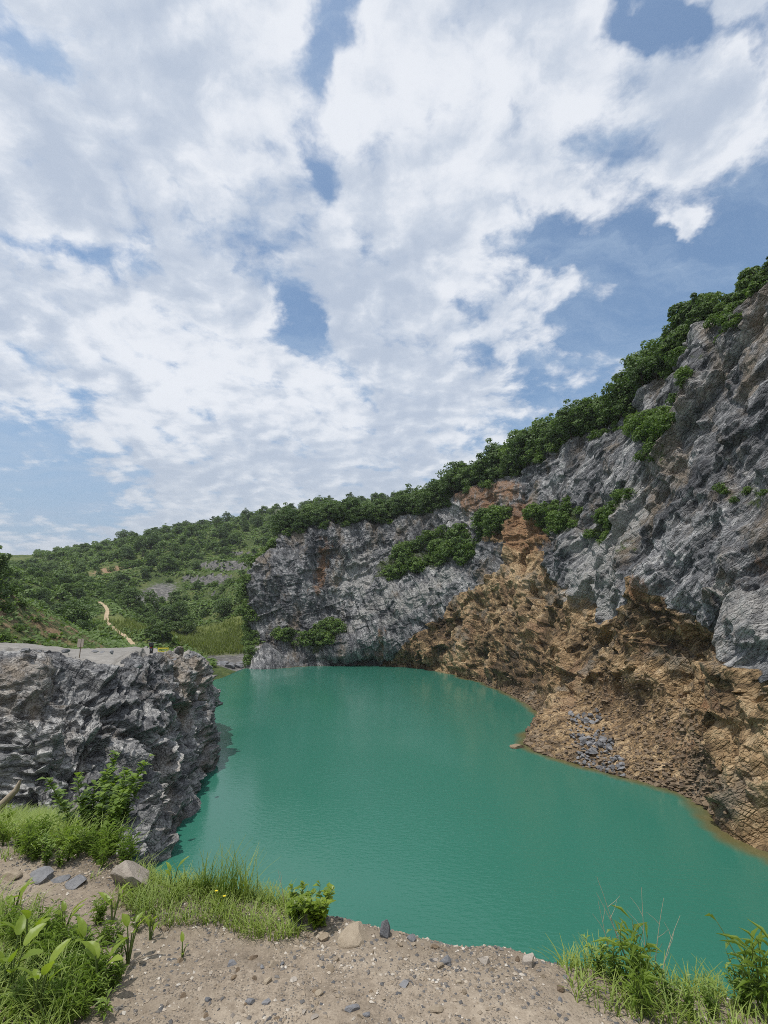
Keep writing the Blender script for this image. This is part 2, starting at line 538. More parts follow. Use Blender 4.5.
def gravel_mat():
    m, t, b = material('loose_gravel')
    tone = t.n('ShaderNodeAttribute', attribute_name='tone').outputs['Fac']
    c = t.ramp(tone, [(0.0, (0.08, 0.082, 0.088)), (0.3, (0.17, 0.155, 0.14)), (0.55, (0.27, 0.215, 0.155)), (0.8, (0.36, 0.30, 0.23)), (1.0, (0.52, 0.48, 0.42))])
    t.put(b, 'Base Color', c)
    b.inputs['Roughness'].default_value = 0.9
    return m


M_GRAVEL = gravel_mat()


def soil_mat():
    m, t, b = material('gravelly_soil')
    co = t.n('ShaderNodeTexCoord').outputs['Object']
    pa = t.n('ShaderNodeAttribute', attribute_name='paint')
    sepc = t.n('ShaderNodeSeparateColor'); t.put(sepc, 0, pa.outputs['Color'])
    n1 = t.noise(co, 1.6, 7, 0.6)
    n2 = t.noise(co, 22, 6, 0.7)
    n3 = t.noise(co, 120, 4, 0.7)
    f = t.math('ADD', t.math('MULTIPLY', n1, 0.5), t.math('ADD', t.math('MULTIPLY', n2, 0.35), t.math('MULTIPLY', n3, 0.25)))
    c = t.ramp(t.sstep(f, 0.36, 0.72), [(0.0, (0.155, 0.126, 0.095)), (0.45, (0.295, 0.242, 0.185)), (1.0, (0.46, 0.39, 0.305))])
    vc = t.n('ShaderNodeTexVoronoi'); t.put(vc, 'Vector', co); vc.inputs['Scale'].default_value = 85
    grit = t.math('MULTIPLY', t.sstep(vc.outputs['Distance'], 0.25, 0.42, 1.0, 0.0), t.sstep(t.noise(co, 9, 3, 0.6), 0.45, 0.62))
    sg = t.n('ShaderNodeSeparateColor'); t.put(sg, 0, vc.outputs['Color'])
    c = t.mix(t.math('MULTIPLY', grit, 0.75), c, t.ramp(sg.outputs[0], [(0.0, (0.08, 0.082, 0.09)), (0.5, (0.23, 0.19, 0.15)), (1.0, (0.44, 0.40, 0.34))]))
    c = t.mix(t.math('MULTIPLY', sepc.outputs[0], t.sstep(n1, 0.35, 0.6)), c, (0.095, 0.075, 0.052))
    c = t.mix(sepc.outputs[1], c, t.mix(n2, (0.04, 0.055, 0.018), (0.10, 0.12, 0.04)))
    t.put(b, 'Base Color', c)
    b.inputs['Roughness'].default_value = 0.95
    b.inputs['Specular IOR Level'].default_value = 0.2
    h = t.math('ADD', t.math('MULTIPLY', n2, 0.6), t.math('ADD', t.math('MULTIPLY', n3, 0.3), t.math('MULTIPLY', grit, 0.35)))
    t.put(b, 'Normal', t.bump(h, 0.8, 0.02))
    return m


M_SOIL = soil_mat()


def hill_mat():
    m, t, b = material('hill_ground')
    co = t.n('ShaderNodeTexCoord').outputs['Object']
    pa = t.n('ShaderNodeAttribute', attribute_name='paint')
    sepc = t.n('ShaderNodeSeparateColor'); t.put(sepc, 0, pa.outputs['Color'])
    n1 = t.noise(co, 0.06, 7, 0.62)
    n2 = t.noise(co, 0.7, 7, 0.7)
    f = t.math('ADD', t.math('MULTIPLY', n1, 0.5), t.math('MULTIPLY', n2, 0.5))
    c = t.ramp(t.sstep(f, 0.36, 0.66), [(0.0, (0.045, 0.07, 0.024)), (0.5, (0.085, 0.115, 0.036)), (1.0, (0.165, 0.175, 0.065))])
    dirt = t.math('ADD', sepc.outputs[0], t.math('MULTIPLY', t.math('SUBTRACT', n2, 0.5), 1.2))
    c = t.mix(t.sstep(dirt, 0.4, 0.7), c, t.mix(n2, (0.16, 0.10, 0.055), (0.36, 0.26, 0.165)))
    rk = t.math('ADD', sepc.outputs[1], t.math('MULTIPLY', t.math('SUBTRACT', n2, 0.5), 1.2))
    nr = t.noise(t.mapping(co, sc=(1, 1, 2.5)), 0.8, 8, 0.7)
    c = t.mix(t.sstep(rk, 0.4, 0.65), c, t.ramp(nr, [(0.3, (0.05, 0.05, 0.052)), (0.52, (0.15, 0.145, 0.14)), (0.72, (0.36, 0.34, 0.31))]))
    md = t.math('ADD', sepc.outputs[2], t.math('MULTIPLY', t.math('SUBTRACT', n2, 0.5), 0.7))
    c = t.mix(t.sstep(md, 0.4, 0.7), c, t.mix(n2, (0.09, 0.12, 0.03), (0.22, 0.24, 0.08)))
    t.put(b, 'Base Color', c)
    b.inputs['Roughness'].default_value = 0.95
    b.inputs['Specular IOR Level'].default_value = 0.15
    t.put(b, 'Normal', t.bump(t.math('ADD', n2, nr), 0.8, 0.5))
    return m


M_HILL = hill_mat()


def water_mat():
    m, t, b = material('green_water')
    co = t.n('ShaderNodeTexCoord').outputs['Object']
    sh = t.n('ShaderNodeAttribute', attribute_name='shallow').outputs['Fac']
    n1 = t.noise(co, 0.03, 4, 0.5)
    deep = t.mix(n1, (0.028, 0.138, 0.098), (0.035, 0.168, 0.123))
    n2 = t.noise(co, 0.5, 6, 0.6)
    s2 = t.math('ADD', sh, t.math('MULTIPLY', t.math('SUBTRACT', n2, 0.5), 0.5))
    c = t.mix(t.math('MULTIPLY', t.sstep(s2, 0.30, 1.05), 0.85), deep, (0.14, 0.105, 0.035))
    t.put(b, 'Base Color', c)
    b.inputs['IOR'].default_value = 1.33
    b.inputs['Roughness'].default_value = 0.12
    r1 = t.noise(t.mapping(co, rot=(0, 0, 0.5), sc=(1.0, 2.2, 1)), 2.2, 3, 0.55, 0.3)
    r2 = t.noise(t.mapping(co, rot=(0, 0, -0.3), sc=(1.0, 1.8, 1)), 7.0, 2, 0.5)
    calm = t.sstep(t.noise(co, 0.045, 3, 0.5), 0.42, 0.60, 0.25, 1.0)
    t.put(b, 'Normal', t.bump(t.math('MULTIPLY', t.math('ADD', r1, t.math('MULTIPLY', r2, 0.35)), calm), 0.42, 0.06))
    return m


M_WATER = water_mat()

# ---------------------------------------------------------------- quarry wall (far side and right side of the lake)
ST = []


def station(p0, n, water, rows, back):
    n3 = np.array([*n, 0.0]); n3 /= np.linalg.norm(n3)
    wv = W(*water)
    pts = [wv - n3 * 3 + np.array([0, 0, -4.0]), wv]
    pts += [set_on(px, py, p0, n, d) for px, py, d in rows]
    top = pts[-1]
    pts += [top + n3 * 7 + np.array([0, 0, back[0]]), top + n3 * 45 + np.array([0, 0, back[1]])]
    ST.append(pts)


def raw_station(pts, n, back):
    n3 = np.array([*n, 0.0]); n3 /= np.linalg.norm(n3)
    pts = [np.array(p, float) for p in pts]
    pts = [pts[0] - n3 * 3 + np.array([0, 0, -4.0])] + pts
    top = pts[-1]
    ST.append(pts + [top + n3 * 7 + np.array([0, 0, back[0]]), top + n3 * 45 + np.array([0, 0, back[1]])])


raw_station([(-33, 128, 1), (-31.5, 131, 6), (-30, 134, 12), (-29, 137, 17), (-27, 141, 24), (-23, 146, 33)], (-0.3, 1), (1, 16))
station((-24, 112), (-0.3, 1), (255, 668), [(262, 650, 4), (258, 620, 6), (257, 592, 7), (268, 560, 9), (287, 537, 12)], (1.5, 16))
station((-16, 110), (0, 1), (312, 666), [(318, 652, .5), (324, 625, 4), (322, 600, 6), (320, 565, 8), (322, 531, 11)], (1.5, 16))
station((0, 110.5), (0, 1), (385, 665), [(387, 645, -1.5), (390, 618, -.6), (392, 590, 1.0), (388, 560, 7.5), (385, 528, 12)], (1.5, 14))
station(W(440, 671), (.5, .87), (440, 671), [(442, 650, -.2), (446, 615, 1), (450, 574, 2.8), (452, 545, 8), (455, 504, 12)], (1.5, 10))
station(W(490, 685), (.85, .53), (490, 685), [(494, 665, 1.8), (503, 620, 4), (512, 562, 6.5), (520, 525, 9), (527, 474, 13)], (1.5, 6))
station((20, 58), (1, .1), (545, 717), [(552, 690, 1.5), (560, 640, 4.5), (562, 575, 6.5), (574, 510, 9.5), (593, 437, 13)], (1.2, 2))
station((19.5, 48), (1, 0), (528, 745), [(580, 700, 0.8), (612, 645, 4.2), (615, 592, 5), (626, 510, 9.5), (648, 408, 14.5)], (1.2, 1))
station((19.5, 40), (1, 0), (600, 770), [(630, 715, 2), (655, 650, 4.5), (660, 590, 4.4), (668, 480, 9), (690, 345, 13.5)], (1.2, 0))
station((19.5, 34), (1, 0), (690, 797), [(700, 740, 2), (706, 670, 4.2), (710, 605, 4.6), (716, 480, 9), (728, 322, 13)], (1.2, 0))
station((18.8, 26), (1, 0), (768, 860), [(772, 790, 1.5), (775, 710, 4), (778, 635, 4.5), (780, 480, 9), (786, 285, 13)], (1.2, 0))
raw_station([(17.5, 15, 0), (19, 15, 5), (21.5, 15, 11), (23, 15, 17), (27, 15, 27), (32, 16, 38)], (1, 0), (1.2, 0))
raw_station([(17.5, -18, 0), (19, -18, 5), (21, -18, 11), (23, -18, 17), (27, -18, 27), (32, -18, 38)], (1, 0), (1.2, 0))
CTRL = np.array(ST)                                  # station, row, xyz
TU = spread([30, 85, 90, 85, 85, 90, 95, 125, 125, 110, 70, 25])
TV = spread([14, 90, 105, 105, 125, 130, 26, 10])


def wall_at(u, v):
    return cr(cr(CTRL.transpose(1, 0, 2), np.atleast_1d(float(v))).transpose(1, 0, 2), np.atleast_1d(float(u)))[0, 0]


# regions of the wall, in wall coordinates (u along the shore, v up the face: 1 water, 4 the grey and brown contact, 6 the rim)
#RSTART
BROWN = [
    [(2.80, 0.94), (3.10, 1.48), (3.56, 2.38), (3.98, 2.93), (4.24, 3.42), (4.72, 3.58), (4.94, 3.88), (5.06, 4.34), (5.58, 4.37), (5.76, 4.19), (5.96, 3.91), (6.32, 3.83), (6.56, 3.61), (6.94, 3.40), (7.56, 3.86), (7.50, 4.16), (7.90, 4.02), (8.34, 3.81), (8.84, 3.73), (9.06, 3.58), (9.58, 3.66), (9.92, 3.69), (10.10, 3.45), (12.0, 3.50), (12.0, 0.0), (2.80, 0.0)],
    [(4.58, 4.66), (4.80, 5.18), (5.42, 5.10), (5.62, 4.44), (5.10, 4.29)],
]
RUST = [
    [(4.92, 4.38), (4.86, 5.42), (5.38, 5.30), (5.66, 4.30), (5.32, 4.07)],
    [(1.88, 4.05), (1.96, 5.13), (2.08, 5.66), (2.20, 5.51), (2.00, 4.00)],
    [(2.88, 1.52), (2.92, 2.58), (3.06, 2.49), (3.00, 1.36)],
    [(8.92, 2.47), (8.96, 3.06), (9.10, 3.08), (9.08, 2.40)],
    [(7.54, 4.02), (7.98, 4.15), (8.16, 4.02), (7.80, 3.83)],
    [(0.40, 3.70), (0.70, 4.00), (1.00, 3.40), (0.45, 2.90)],
    [(4.02, 6.05), (4.24, 6.05), (4.92, 5.89), (5.10, 5.41), (4.26, 5.43)],
    [(9.88, 4.54), (10.08, 4.61), (10.08, 4.38), (9.82, 4.45)],
]
PALE = [
    [(6.08, 3.65), (6.60, 4.63), (7.00, 4.59), (7.34, 4.09), (6.94, 3.46), (6.56, 3.69)],
    [(9.12, 4.15), (9.36, 4.38), (10.08, 4.29), (10.10, 3.83), (9.84, 3.98)],
    [(5.92, 4.23), (6.74, 4.83), (7.44, 4.58), (6.66, 4.37)],
    [(1.74, 1.88), (2.28, 2.41), (2.84, 3.03), (3.22, 3.96), (2.98, 4.34), (2.38, 3.12), (1.84, 2.47)],
    [(2.86, 2.52), (3.86, 3.39), (4.34, 3.86), (4.00, 4.12), (3.14, 3.60)],
    [(7.20, 5.31), (7.02, 4.88), (6.70, 4.11), (6.94, 4.08), (7.74, 4.88)],
    [(9.74, 5.10), (9.96, 5.17), (10.08, 5.07), (9.80, 5.05)],
    [(2.26, 4.28), (2.44, 5.10), (2.82, 5.46), (2.70, 3.78)],
]
MOSS = [
    [(2.68, 4.30), (2.96, 5.01), (3.80, 5.21), (4.30, 5.26), (4.40, 4.24), (3.82, 4.21), (3.14, 4.28)],
    [(4.42, 5.05), (4.54, 5.26), (4.90, 5.24), (4.90, 4.79), (4.52, 4.70)],
    [(5.34, 4.99), (5.72, 5.08), (6.32, 4.92), (6.40, 4.66), (5.86, 4.54), (5.52, 4.63)],
    [(6.44, 4.53), (6.74, 4.95), (7.26, 5.13), (7.44, 4.99), (6.96, 4.71), (6.64, 4.50)],
    [(7.40, 5.39), (7.78, 5.37), (8.20, 5.22), (8.12, 5.10), (7.60, 5.20)],
    [(8.36, 5.49), (8.56, 5.60), (8.92, 5.58), (8.78, 5.50), (8.50, 5.42)],
    [(9.40, 4.95), (9.90, 5.00), (10.08, 4.87), (10.00, 4.82), (9.60, 4.91)],
    [(1.70, 2.47), (1.94, 3.00), (2.30, 3.07), (2.28, 2.41), (1.90, 1.84)],
    [(8.50, 5.73), (8.96, 5.80), (9.14, 5.72), (8.68, 5.67)],
    [(6.68, 5.89), (7.42, 5.62), (8.42, 5.25), (7.38, 5.45), (6.84, 5.67)],
    [(7.10, 4.53), (7.32, 4.61), (7.46, 4.49), (7.20, 4.41)],
]
#REND



def build_wall():
    G = cr(cr(CTRL.transpose(1, 0, 2), TV).transpose(1, 0, 2), TU)         # (Nu, Nv, 3)
    nu, nv = len(TU), len(TV)
    du = np.gradient(G, axis=0); dv = np.gradient(G, axis=1)
    N = np.cross(dv, du)
    N /= np.linalg.norm(N, axis=-1, keepdims=True) + 1e-9
    if N[nu // 2, nv // 2, 0] > 0:
        N = -N                                                             # towards the lake
    P = G.reshape(-1, 3); Nn = N.reshape(-1, 3)
    U, V = np.meshgrid(TU, TV, indexing='ij')
    Uf, Vf = U.ravel(), V.ravel()
    wob = np.stack([fbm(P / 2.2 + s, 3, 60 + s) for s in (0, 5, 9)], -1)
    Us, Vs = Uf + wob[:, 0] * 0.16, Vf + wob[:, 1] * 0.16
    brown = patch_mask(Us, Vs, BROWN, 0.05)
    rust = patch_mask(Us, Vs, RUST, 0.10)
    pale = patch_mask(Us, Vs, PALE, 0.10)
    moss = patch_mask(Us, Vs, MOSS, 0.12)
    warp = np.stack([fbm(P / 7.0 + s * 3.1, 3, 20 + s) for s in range(3)], -1)
    Q = P + warp * 0.7
    right = sm(Uf, 5.2, 6.6)[:, None]
    nsR = np.array([-0.30, 0.60, 0.74]); usR = np.array([0.1, 0.78, -0.60])
    nsF = np.array([0.90, 0.15, 0.32]); usF = np.array([-0.3, 0.2, 0.93])

    m1 = 0.35 + 1.1 * sm(fbm(P / 6.5, 3, 71), -0.25, 0.35)
    m2 = 0.3 + 1.2 * sm(fbm(P / 3.5, 3, 75), -0.25, 0.35)

    def st(ns, us, seed):
        ns = ns / np.linalg.norm(ns); us = us / np.linalg.norm(us)
        return (strata(Q, ns, us, 5.6, 13, seed + 3) * 1.5 + strata(Q, ns, us, 2.3, 6.5, seed) * 0.85 + strata(Q + 0.3 * warp[:, ::-1], ns, us, 0.95, 3.0, seed + 1) * 0.50 * m1
                + strata(Q, ns, us, 0.42, 1.6, seed + 2) * 0.24 * m2)
    S = st(nsR, usR, 3) * right[:, 0] + st(nsF, usF, 9) * (1 - right[:, 0])
    d1, c1, e1 = worley(Q / 2.7, 4)
    d2, c2, e2 = worley(Q / 1.0, 8)
    d3, c3, e3 = worley(Q / 5.5, 6)
    chunk = (c1 - 0.5) * 0.8 + e1 * 0.95 + (c2 - 0.5) * 0.32 + e2 * 0.42 + (c3 - 0.5) * 0.9 + e3 * 1.3
    big = fbm(P / np.array([13, 13, 18]), 4, 31, ridge=True) * 2.5 - 0.7
    rid = fbm(Q / np.array([4.0, 4.0, 6.0]), 5, 41, 0.55, ridge=True) * 0.40
    butt = fbm(np.stack([P[:, 0] / 6.5 + P[:, 2] / 17, P[:, 1] / 9, P[:, 2] / 34], -1), 3, 91, ridge=True) * 1.5 * (1 - right[:, 0]) * sm(Vf, 1.0, 2.0)
    slab = sm(fbm(P / np.array([9, 7, 11]), 3, 81), -0.05, 0.30) * (1 - 0.6 * brown)
    small = (c2 - 0.5) * 0.34 + e2 * 0.45
    large = (c1 - 0.5) * 0.8 + e1 * 0.9 + (c3 - 0.5) * 1.0 + e3 * 1.5
    disp = (big + butt + rid * (1 - 0.7 * slab) + S * (1 - 0.85 * brown) * (1 - 0.45 * slab) + small * (0.5 + 0.5 * brown) * (1 - 0.7 * slab)
            + large * (0.5 + 0.30 * brown) * (1 - 0.3 * slab))
    # talus aprons are smoother rubble
    tal = patch_mask(Uf, Vf, [[(6.6, 0.8), (7.2, 2.3), (8.3, 2.4), (9.6, 1.8), (9.4, 0.8)], [(5.0, 0.8), (5.2, 1.6), (6.2, 1.9), (6.4, 0.8)]], 0.15)
    rub = fbm(P / 0.9, 4, 55, 0.6) * 0.35 + fbm(P / 0.35, 2, 57) * 0.12
    disp = disp * (1 - 0.82 * tal) + rub * tal
    top = sm(Vf, 5.9, 6.6)
    disp = disp * (1 - 0.75 * top)
    near_w = sm(Vf, 0.9, 1.5)
    disp = disp * (0.45 + 0.55 * near_w)
    disp = soften(disp, nu, nv, 1)
    D = P + Nn * disp[:, None]
    Vx = D.reshape(nu, nv, 3)
    me = mesh_np('quarry_wall', D, gridF(nu, nv), M_WALL)
    moss = np.maximum(moss, sm(Vf + wob[:, 2] * 0.35, 5.95, 6.25))
    attr(me, 'paint', np.stack([np.maximum(brown, tal * 0.9), rust, pale, moss], -1))
    fattr(me, 'face', right[:, 0])
    link('quarry_wall', me, kind='structure', label='steep quarried rock wall, grey slate above brown broken rock, round the far side of the lake')
    return Vx


WALL = build_wall()


def wall_pt(u, v):
    i = int(np.clip(np.searchsorted(TU, u), 0, len(TU) - 1)); j = int(np.clip(np.searchsorted(TV, v), 0, len(TV) - 1))
    return WALL[i, j]


M_TOP = plain('grey_gravel', (0.25, 0.238, 0.22), 0.95, 0.15, 0.6, 1.1, 0.7, 0.08)

# ---------------------------------------------------------------- slate outcrop on the left bank
OUT = np.array([
    [(-27, 14, -1), (-28, 15, 4), (-29, 16, 7), (-30, 18, 9.3), (-31, 22, 9.6), (-36, 34, 9.8)],
    [at(-4, 850, 20.5), at(0, 812, 22), at(0, 735, 23.2), at(0, 661, 25.0), (-22, 29, 9.3), (-32, 40, 9.4)],
    [at(45, 870, 21.0), at(50, 838, 22), at(52, 750, 23.5), at(50, 662, 27.0), (-21, 31, 8.9), (-32, 44, 9.1)],
    [W(98, 885) - np.array([0, 0, 2.]), at(98, 862, 23.0), at(96, 770, 24.5), at(93, 673, 28.5), (-19.5, 34, 8.1), (-31, 47, 8.6)],
    [W(140, 872) - np.array([0, 0, 3.]), W(140, 868), at(128, 770, 27.2), at(140, 664, 32), (-20, 37, 8.3), (-31, 50, 8.2)],
    [W(172, 834) - np.array([0, 0, 3.]), W(170, 833), at(163, 740, 32.5), at(172, 656, 38), (-20.5, 42, 8.0), (-31, 53, 8.0)],
    [W(196, 780) - np.array([0, 0, 3.]), W(195, 781), at(203, 715, 41.5), at(200, 657, 45), (-20.5, 48, 7.4), (-31, 56, 7.8)],
    [(-16.8, 49.5, -3), (-16.9, 49.5, 0), (-17.3, 49.4, 4), at(206, 664, 49), (-21.5, 53, 7.0), (-31, 60, 7.6)],
    [(-22.5, 58, -3), (-22.5, 57.6, 0), (-22.6, 57.2, 4), (-23.2, 57, 6.7), (-25.5, 59, 6.9), (-32, 64, 7.4)],
    [(-34, 72, -3), (-34, 71, 1), (-33.5, 70, 4), (-33, 69, 6.8), (-33, 67, 7.0), (-34, 66, 7.2)]], dtype=float)


def build_outcrop():
    TUo = spread([20, 70, 70, 80, 90, 80, 45, 40, 20])
    TVo = spread([30, 110, 120, 70, 40])
    G = cr(cr(OUT.transpose(1, 0, 2), TVo).transpose(1, 0, 2), TUo)
    nu, nv = len(TUo), len(TVo)
    N = np.cross(np.gradient(G, axis=0), np.gradient(G, axis=1))
    N /= np.linalg.norm(N, axis=-1, keepdims=True) + 1e-9
    if N[nu // 2, nv // 3, 0] < 0:
        N = -N
    P = G.reshape(-1, 3); Nn = N.reshape(-1, 3)
    U, V = np.meshgrid(TUo, TVo, indexing='ij'); Uf, Vf = U.ravel(), V.ravel()
    warp = np.stack([fbm(P / 4.0 + s * 2.7, 3, 120 + s) for s in range(3)], -1)
    Q = P + warp * 1.1
    ns = np.array([0.45, -0.35, 0.82]); ns /= np.linalg.norm(ns)
    us = np.array([0.75, 0.55, -0.2]); us /= np.linalg.norm(us)
    S = strata(Q, ns, us, 1.5, 3.2, 11) * 0.75 + strata(Q + warp[:, ::-1] * 0.5, ns, us, 0.62, 1.5, 12) * 0.36 + strata(Q, ns, us, 0.26, 0.7, 13) * 0.14
    sq = np.array([1.0, 1.0, 1.7])
    d1, c1, e1 = worley(Q * sq / 1.5, 14)
    d2, c2, e2 = worley(Q * sq / 0.55, 15)
    d3, c3, e3 = worley(Q / 3.2, 19)
    chunk = (c1 - 0.5) * 0.45 + e1 * 0.6 + (c2 - 0.5) * 0.24 + e2 * 0.3 + (c3 - 0.5) * 0.7 + e3 * 1.3
    rid = fbm(P / 4.4, 4, 16, 0.5, ridge=True) * 0.42
    disp = (S + chunk * 0.8 + rid) * (1 - 0.55 * sm(Vf, 2.5, 3.0))
    flat = sm(Vf, 3.25, 3.9)
    disp = disp * (1 - flat) + fbm(P / 1.2, 4, 17) * 0.14 * flat
    disp = soften(disp, nu, nv, 1)
    D = P + Nn * disp[:, None]
    me = mesh_np('rock_outcrop', D, gridF(nu, nv), [M_OUT, M_TOP])
    vm = Vf.reshape(nu, nv)[:-1, :-1] + fbm(P / 1.3, 3, 23).reshape(nu, nv)[:-1, :-1] * 0.35
    me.polygons.foreach_set('material_index', (vm > 3.22).astype(np.int32).ravel())
    grit = sm(Vf + fbm(P / 2.0, 3, 18) * 0.3, 3.45, 3.75)
    moss = patch_mask(Uf + warp[:, 0] * .2, Vf + warp[:, 1] * .2, [[(1.0, 3.1), (2.0, 3.0), (2.2, 4.2), (2.0, 5), (0, 5), (0, 3.2)]], 0.2) * 0.55
    attr(me, 'paint', np.stack([0 * grit, 0 * grit, grit * 0.62, np.maximum(moss, 0)], -1))
    link('rock_outcrop', me, kind='structure', label='dark grey slate outcrop with a flat gravel top on the left bank')
    return D.reshape(nu, nv, 3), TUo, TVo


OUTG, TUo, TVo = build_outcrop()


def out_pt(u, v):
    return OUTG[int(np.searchsorted(TUo, u)), int(np.searchsorted(TVo, v))]


# ---------------------------------------------------------------- hill, valley floor and left slope
HC = [at(*q) for q in [
    (165, 640, 150), (205, 640, 150), (250, 648, 135), (205, 658, 120), (250, 663, 114), (295, 655, 116), (215, 618, 175), (165, 612, 178),
    (133, 652, 105), (118, 628, 130), (103, 606, 155), (90, 640, 110), (60, 614, 140), (60, 584, 175), (20, 592, 190), (25, 586, 220),
    (75, 563, 235), (130, 542, 275), (200, 529, 300), (260, 516, 310), (300, 512, 310), (340, 505, 310), (420, 500, 320),
    (235, 548, 240), (180, 562, 225), (250, 590, 180), (262, 565, 200), (145, 592, 200), (210, 592, 195), (120, 575, 205),
    (225, 580, 205), (240, 556, 232), (215, 560, 222),
    (0, 660, 48), (40, 655, 58), (35, 607, 66), (75, 647, 62), (0, 581, 58), (0, 610, 50), (-80, 600, 45), (-80, 572, 60), (-40, 588, 75)]]
HC += [np.array(p, float) for p in [
    (-34, 50, 8.2), (-34, 62, 7.0), (-40, 85, 3.5), (-45, 100, 4), (-30, 90, 0.5), (-26, 75, -4), (-24, 60, -5), (-22, 95, -3), (-10, 100, -4), (0, 60, -6), (0, 90, -6), (-18, 40, -2), (-20, 25, -1),
    (-30, 30, 7.0), (-45, 35, 14), (-60, 20, 20), (10, 130, 10), (30, 160, 38), (60, 160, 38), (20, 250, 55),
    (-300, 250, 55), (-250, 400, 40), (-60, 420, 58), (100, 420, 62), (250, 380, 50), (-120, 150, 26), (-180, 120, 40), (-90, 80, 19), (-60, 110, 14)]]
HC = np.array(HC)


def rbf_fit(X, z, lam=0.5):
    n = len(X)
    r = np.linalg.norm(X[:, None] - X[None], axis=-1)
    K = np.where(r > 0, r * r * np.log(r + 1e-9), 0) + np.eye(n) * lam
    A = np.zeros((n + 3, n + 3)); A[:n, :n] = K; A[:n, n] = 1; A[:n, n + 1:] = X; A[n, :n] = 1; A[n + 1:, :n] = X.T
    return np.linalg.solve(A, np.concatenate([z, np.zeros(3)]))


HS = 100.0
HW = rbf_fit(HC[:, :2] / HS, HC[:, 2], 0.002)


def hill_base(X, Y):
    q = np.stack([X, Y], -1) / HS
    out = np.zeros(len(q))
    for i in range(0, len(q), 20000):
        r = np.linalg.norm(q[i:i + 20000, None] - HC[None, :, :2] / HS, axis=-1)
        out[i:i + 20000] = (r * r * np.log(r + 1e-9)) @ HW[:-3] + HW[-3] + q[i:i + 20000] @ HW[-2:]
    return np.minimum(out, 85)


PATH_A, PATH_B = at(133, 653, 104), at(98, 602, 152)


def terr(X, Y):
    """cut benches that step the old quarry face on the hill"""
    c = np.exp(-(((X + 66) / 26) ** 2 + ((Y - 215) / 32) ** 2))
    return c


def hill_z(X, Y):
    X = np.atleast_1d(np.asarray(X, float)); Y = np.atleast_1d(np.asarray(Y, float))
    z = hill_base(X, Y)
    P = np.stack([X, Y, 0 * X], -1)
    far = sm(Y, 100, 170)
    z = z + fbm(P / 22, 4, 201) * (0.5 + 2.2 * far) * sm(z, 0, 6)
    c = terr(X, Y)
    step = 7.0
    zs = z / step
    st = (np.floor(zs) + sm(zs - np.floor(zs), 0.55, 0.95)) * step
    z = z * (1 - 0.85 * c) + st * 0.85 * c
    z += fbm(P / 4.5, 3, 207) * 0.5 * sm(z, 0.3, 4)
    # the footpath's spur: an even grade from the valley floor up the slope
    ab = PATH_B - PATH_A
    t = np.clip(((X - PATH_A[0]) * ab[0] + (Y - PATH_A[1]) * ab[1]) / (ab[0] ** 2 + ab[1] ** 2), 0, 1)
    dd = np.hypot(X - PATH_A[0] - t * ab[0], Y - PATH_A[1] - t * ab[1])
    k = sm(dd, 9, 2.5)
    return z * (1 - k) + k * (PATH_A[2] + t * ab[2] + 0.3 * fbm(P / 2, 2, 209))


def build_hill():
    az = np.linspace(R(-60), R(30), 330)
    rr = np.concatenate([np.linspace(30, 110, 90), np.geomspace(111, 700, 210)])
    A, RR = np.meshgrid(az, rr, indexing='ij')
    X, Y = (np.sin(A) * RR).ravel(), (np.cos(A) * RR).ravel()
    Z = hill_z(X, Y)
    Z = np.where(RR.ravel() > 520, Z - (RR.ravel() - 520) * 0.35, Z)
    D = np.stack([X, Y, Z], -1)
    nu, nv = len(az), len(rr)
    me = mesh_np('hillside', D, gridF(nu, nv), M_HILL, smooth=True)
    P3 = D.copy()
    gz = np.gradient(Z.reshape(nu, nv), axis=1) / np.gradient(RR, axis=1)
    steep = sm(gz.ravel(), 0.75, 1.3)
    meadow = np.exp(-(((X + 55) / 22) ** 2 + ((Y - 145) / 26) ** 2)) * 1.3
    rocky = np.clip(steep * terr(X, Y) * 2.2, 0, 1)
    shore = sm(Z, 2.2, 0.8) * sm(Y, 96, 104) * sm(X, -48, -40)
    scree = np.exp(-(((X + 93) / 9) ** 2 + ((Y - 196) / 16) ** 2))
    rocky = np.clip(np.maximum(rocky, np.maximum(shore * 0.95, scree * 0.9)), 0, 1)
    dirt = np.exp(-(((X + 122) / 11) ** 2 + ((Y - 215) / 10) ** 2)) * 0.8
    left = sm(X, -28, -34) * sm(Y, 95, 70)
    dirt = np.maximum(dirt, left * (0.46 + 0.5 * fbm(P3 / 5, 3, 214)))
    dirt = np.maximum(dirt, scree * 0.25)
    attr(me, 'paint', np.stack([np.clip(dirt, 0, 1), rocky, np.clip(np.maximum(meadow, left * 0.35), 0, 1), 0 * X + 1], -1))
    link('hillside', me, kind='structure', label='green hillside with old quarry benches behind the lake')


build_hill()


def on_hill(x, y):
    return float(hill_z(x, y)[0])


# footpath worn into the slope
def ribbon(name, pts, width, mat, label, lift=0.12):
    C = cr(np.array(pts, float), np.linspace(0, len(pts) - 1, 40 * (len(pts) - 1) + 1))
    T = np.gradient(C, axis=0); Nx = np.stack([-T[:, 1], T[:, 0]], -1); Nx /= np.linalg.norm(Nx, axis=1, keepdims=True)
    rows = []
    wv = width * (1 + 0.35 * fbm(np.stack([C[:, 0], C[:, 1], 0 * C[:, 0]], -1) / 3, 3, 301))
    for k in (-0.5, -0.17, 0.17, 0.5):
        q = C + Nx * (wv * k)[:, None]
        rows.append(np.stack([q[:, 0], q[:, 1], hill_z(q[:, 0], q[:, 1]) + lift], -1))
    G = np.stack(rows, 1)
    me = mesh_np(name, G.reshape(-1, 3), gridF(*G.shape[:2]), mat, smooth=True)
    link(name, me, kind='structure', label=label)


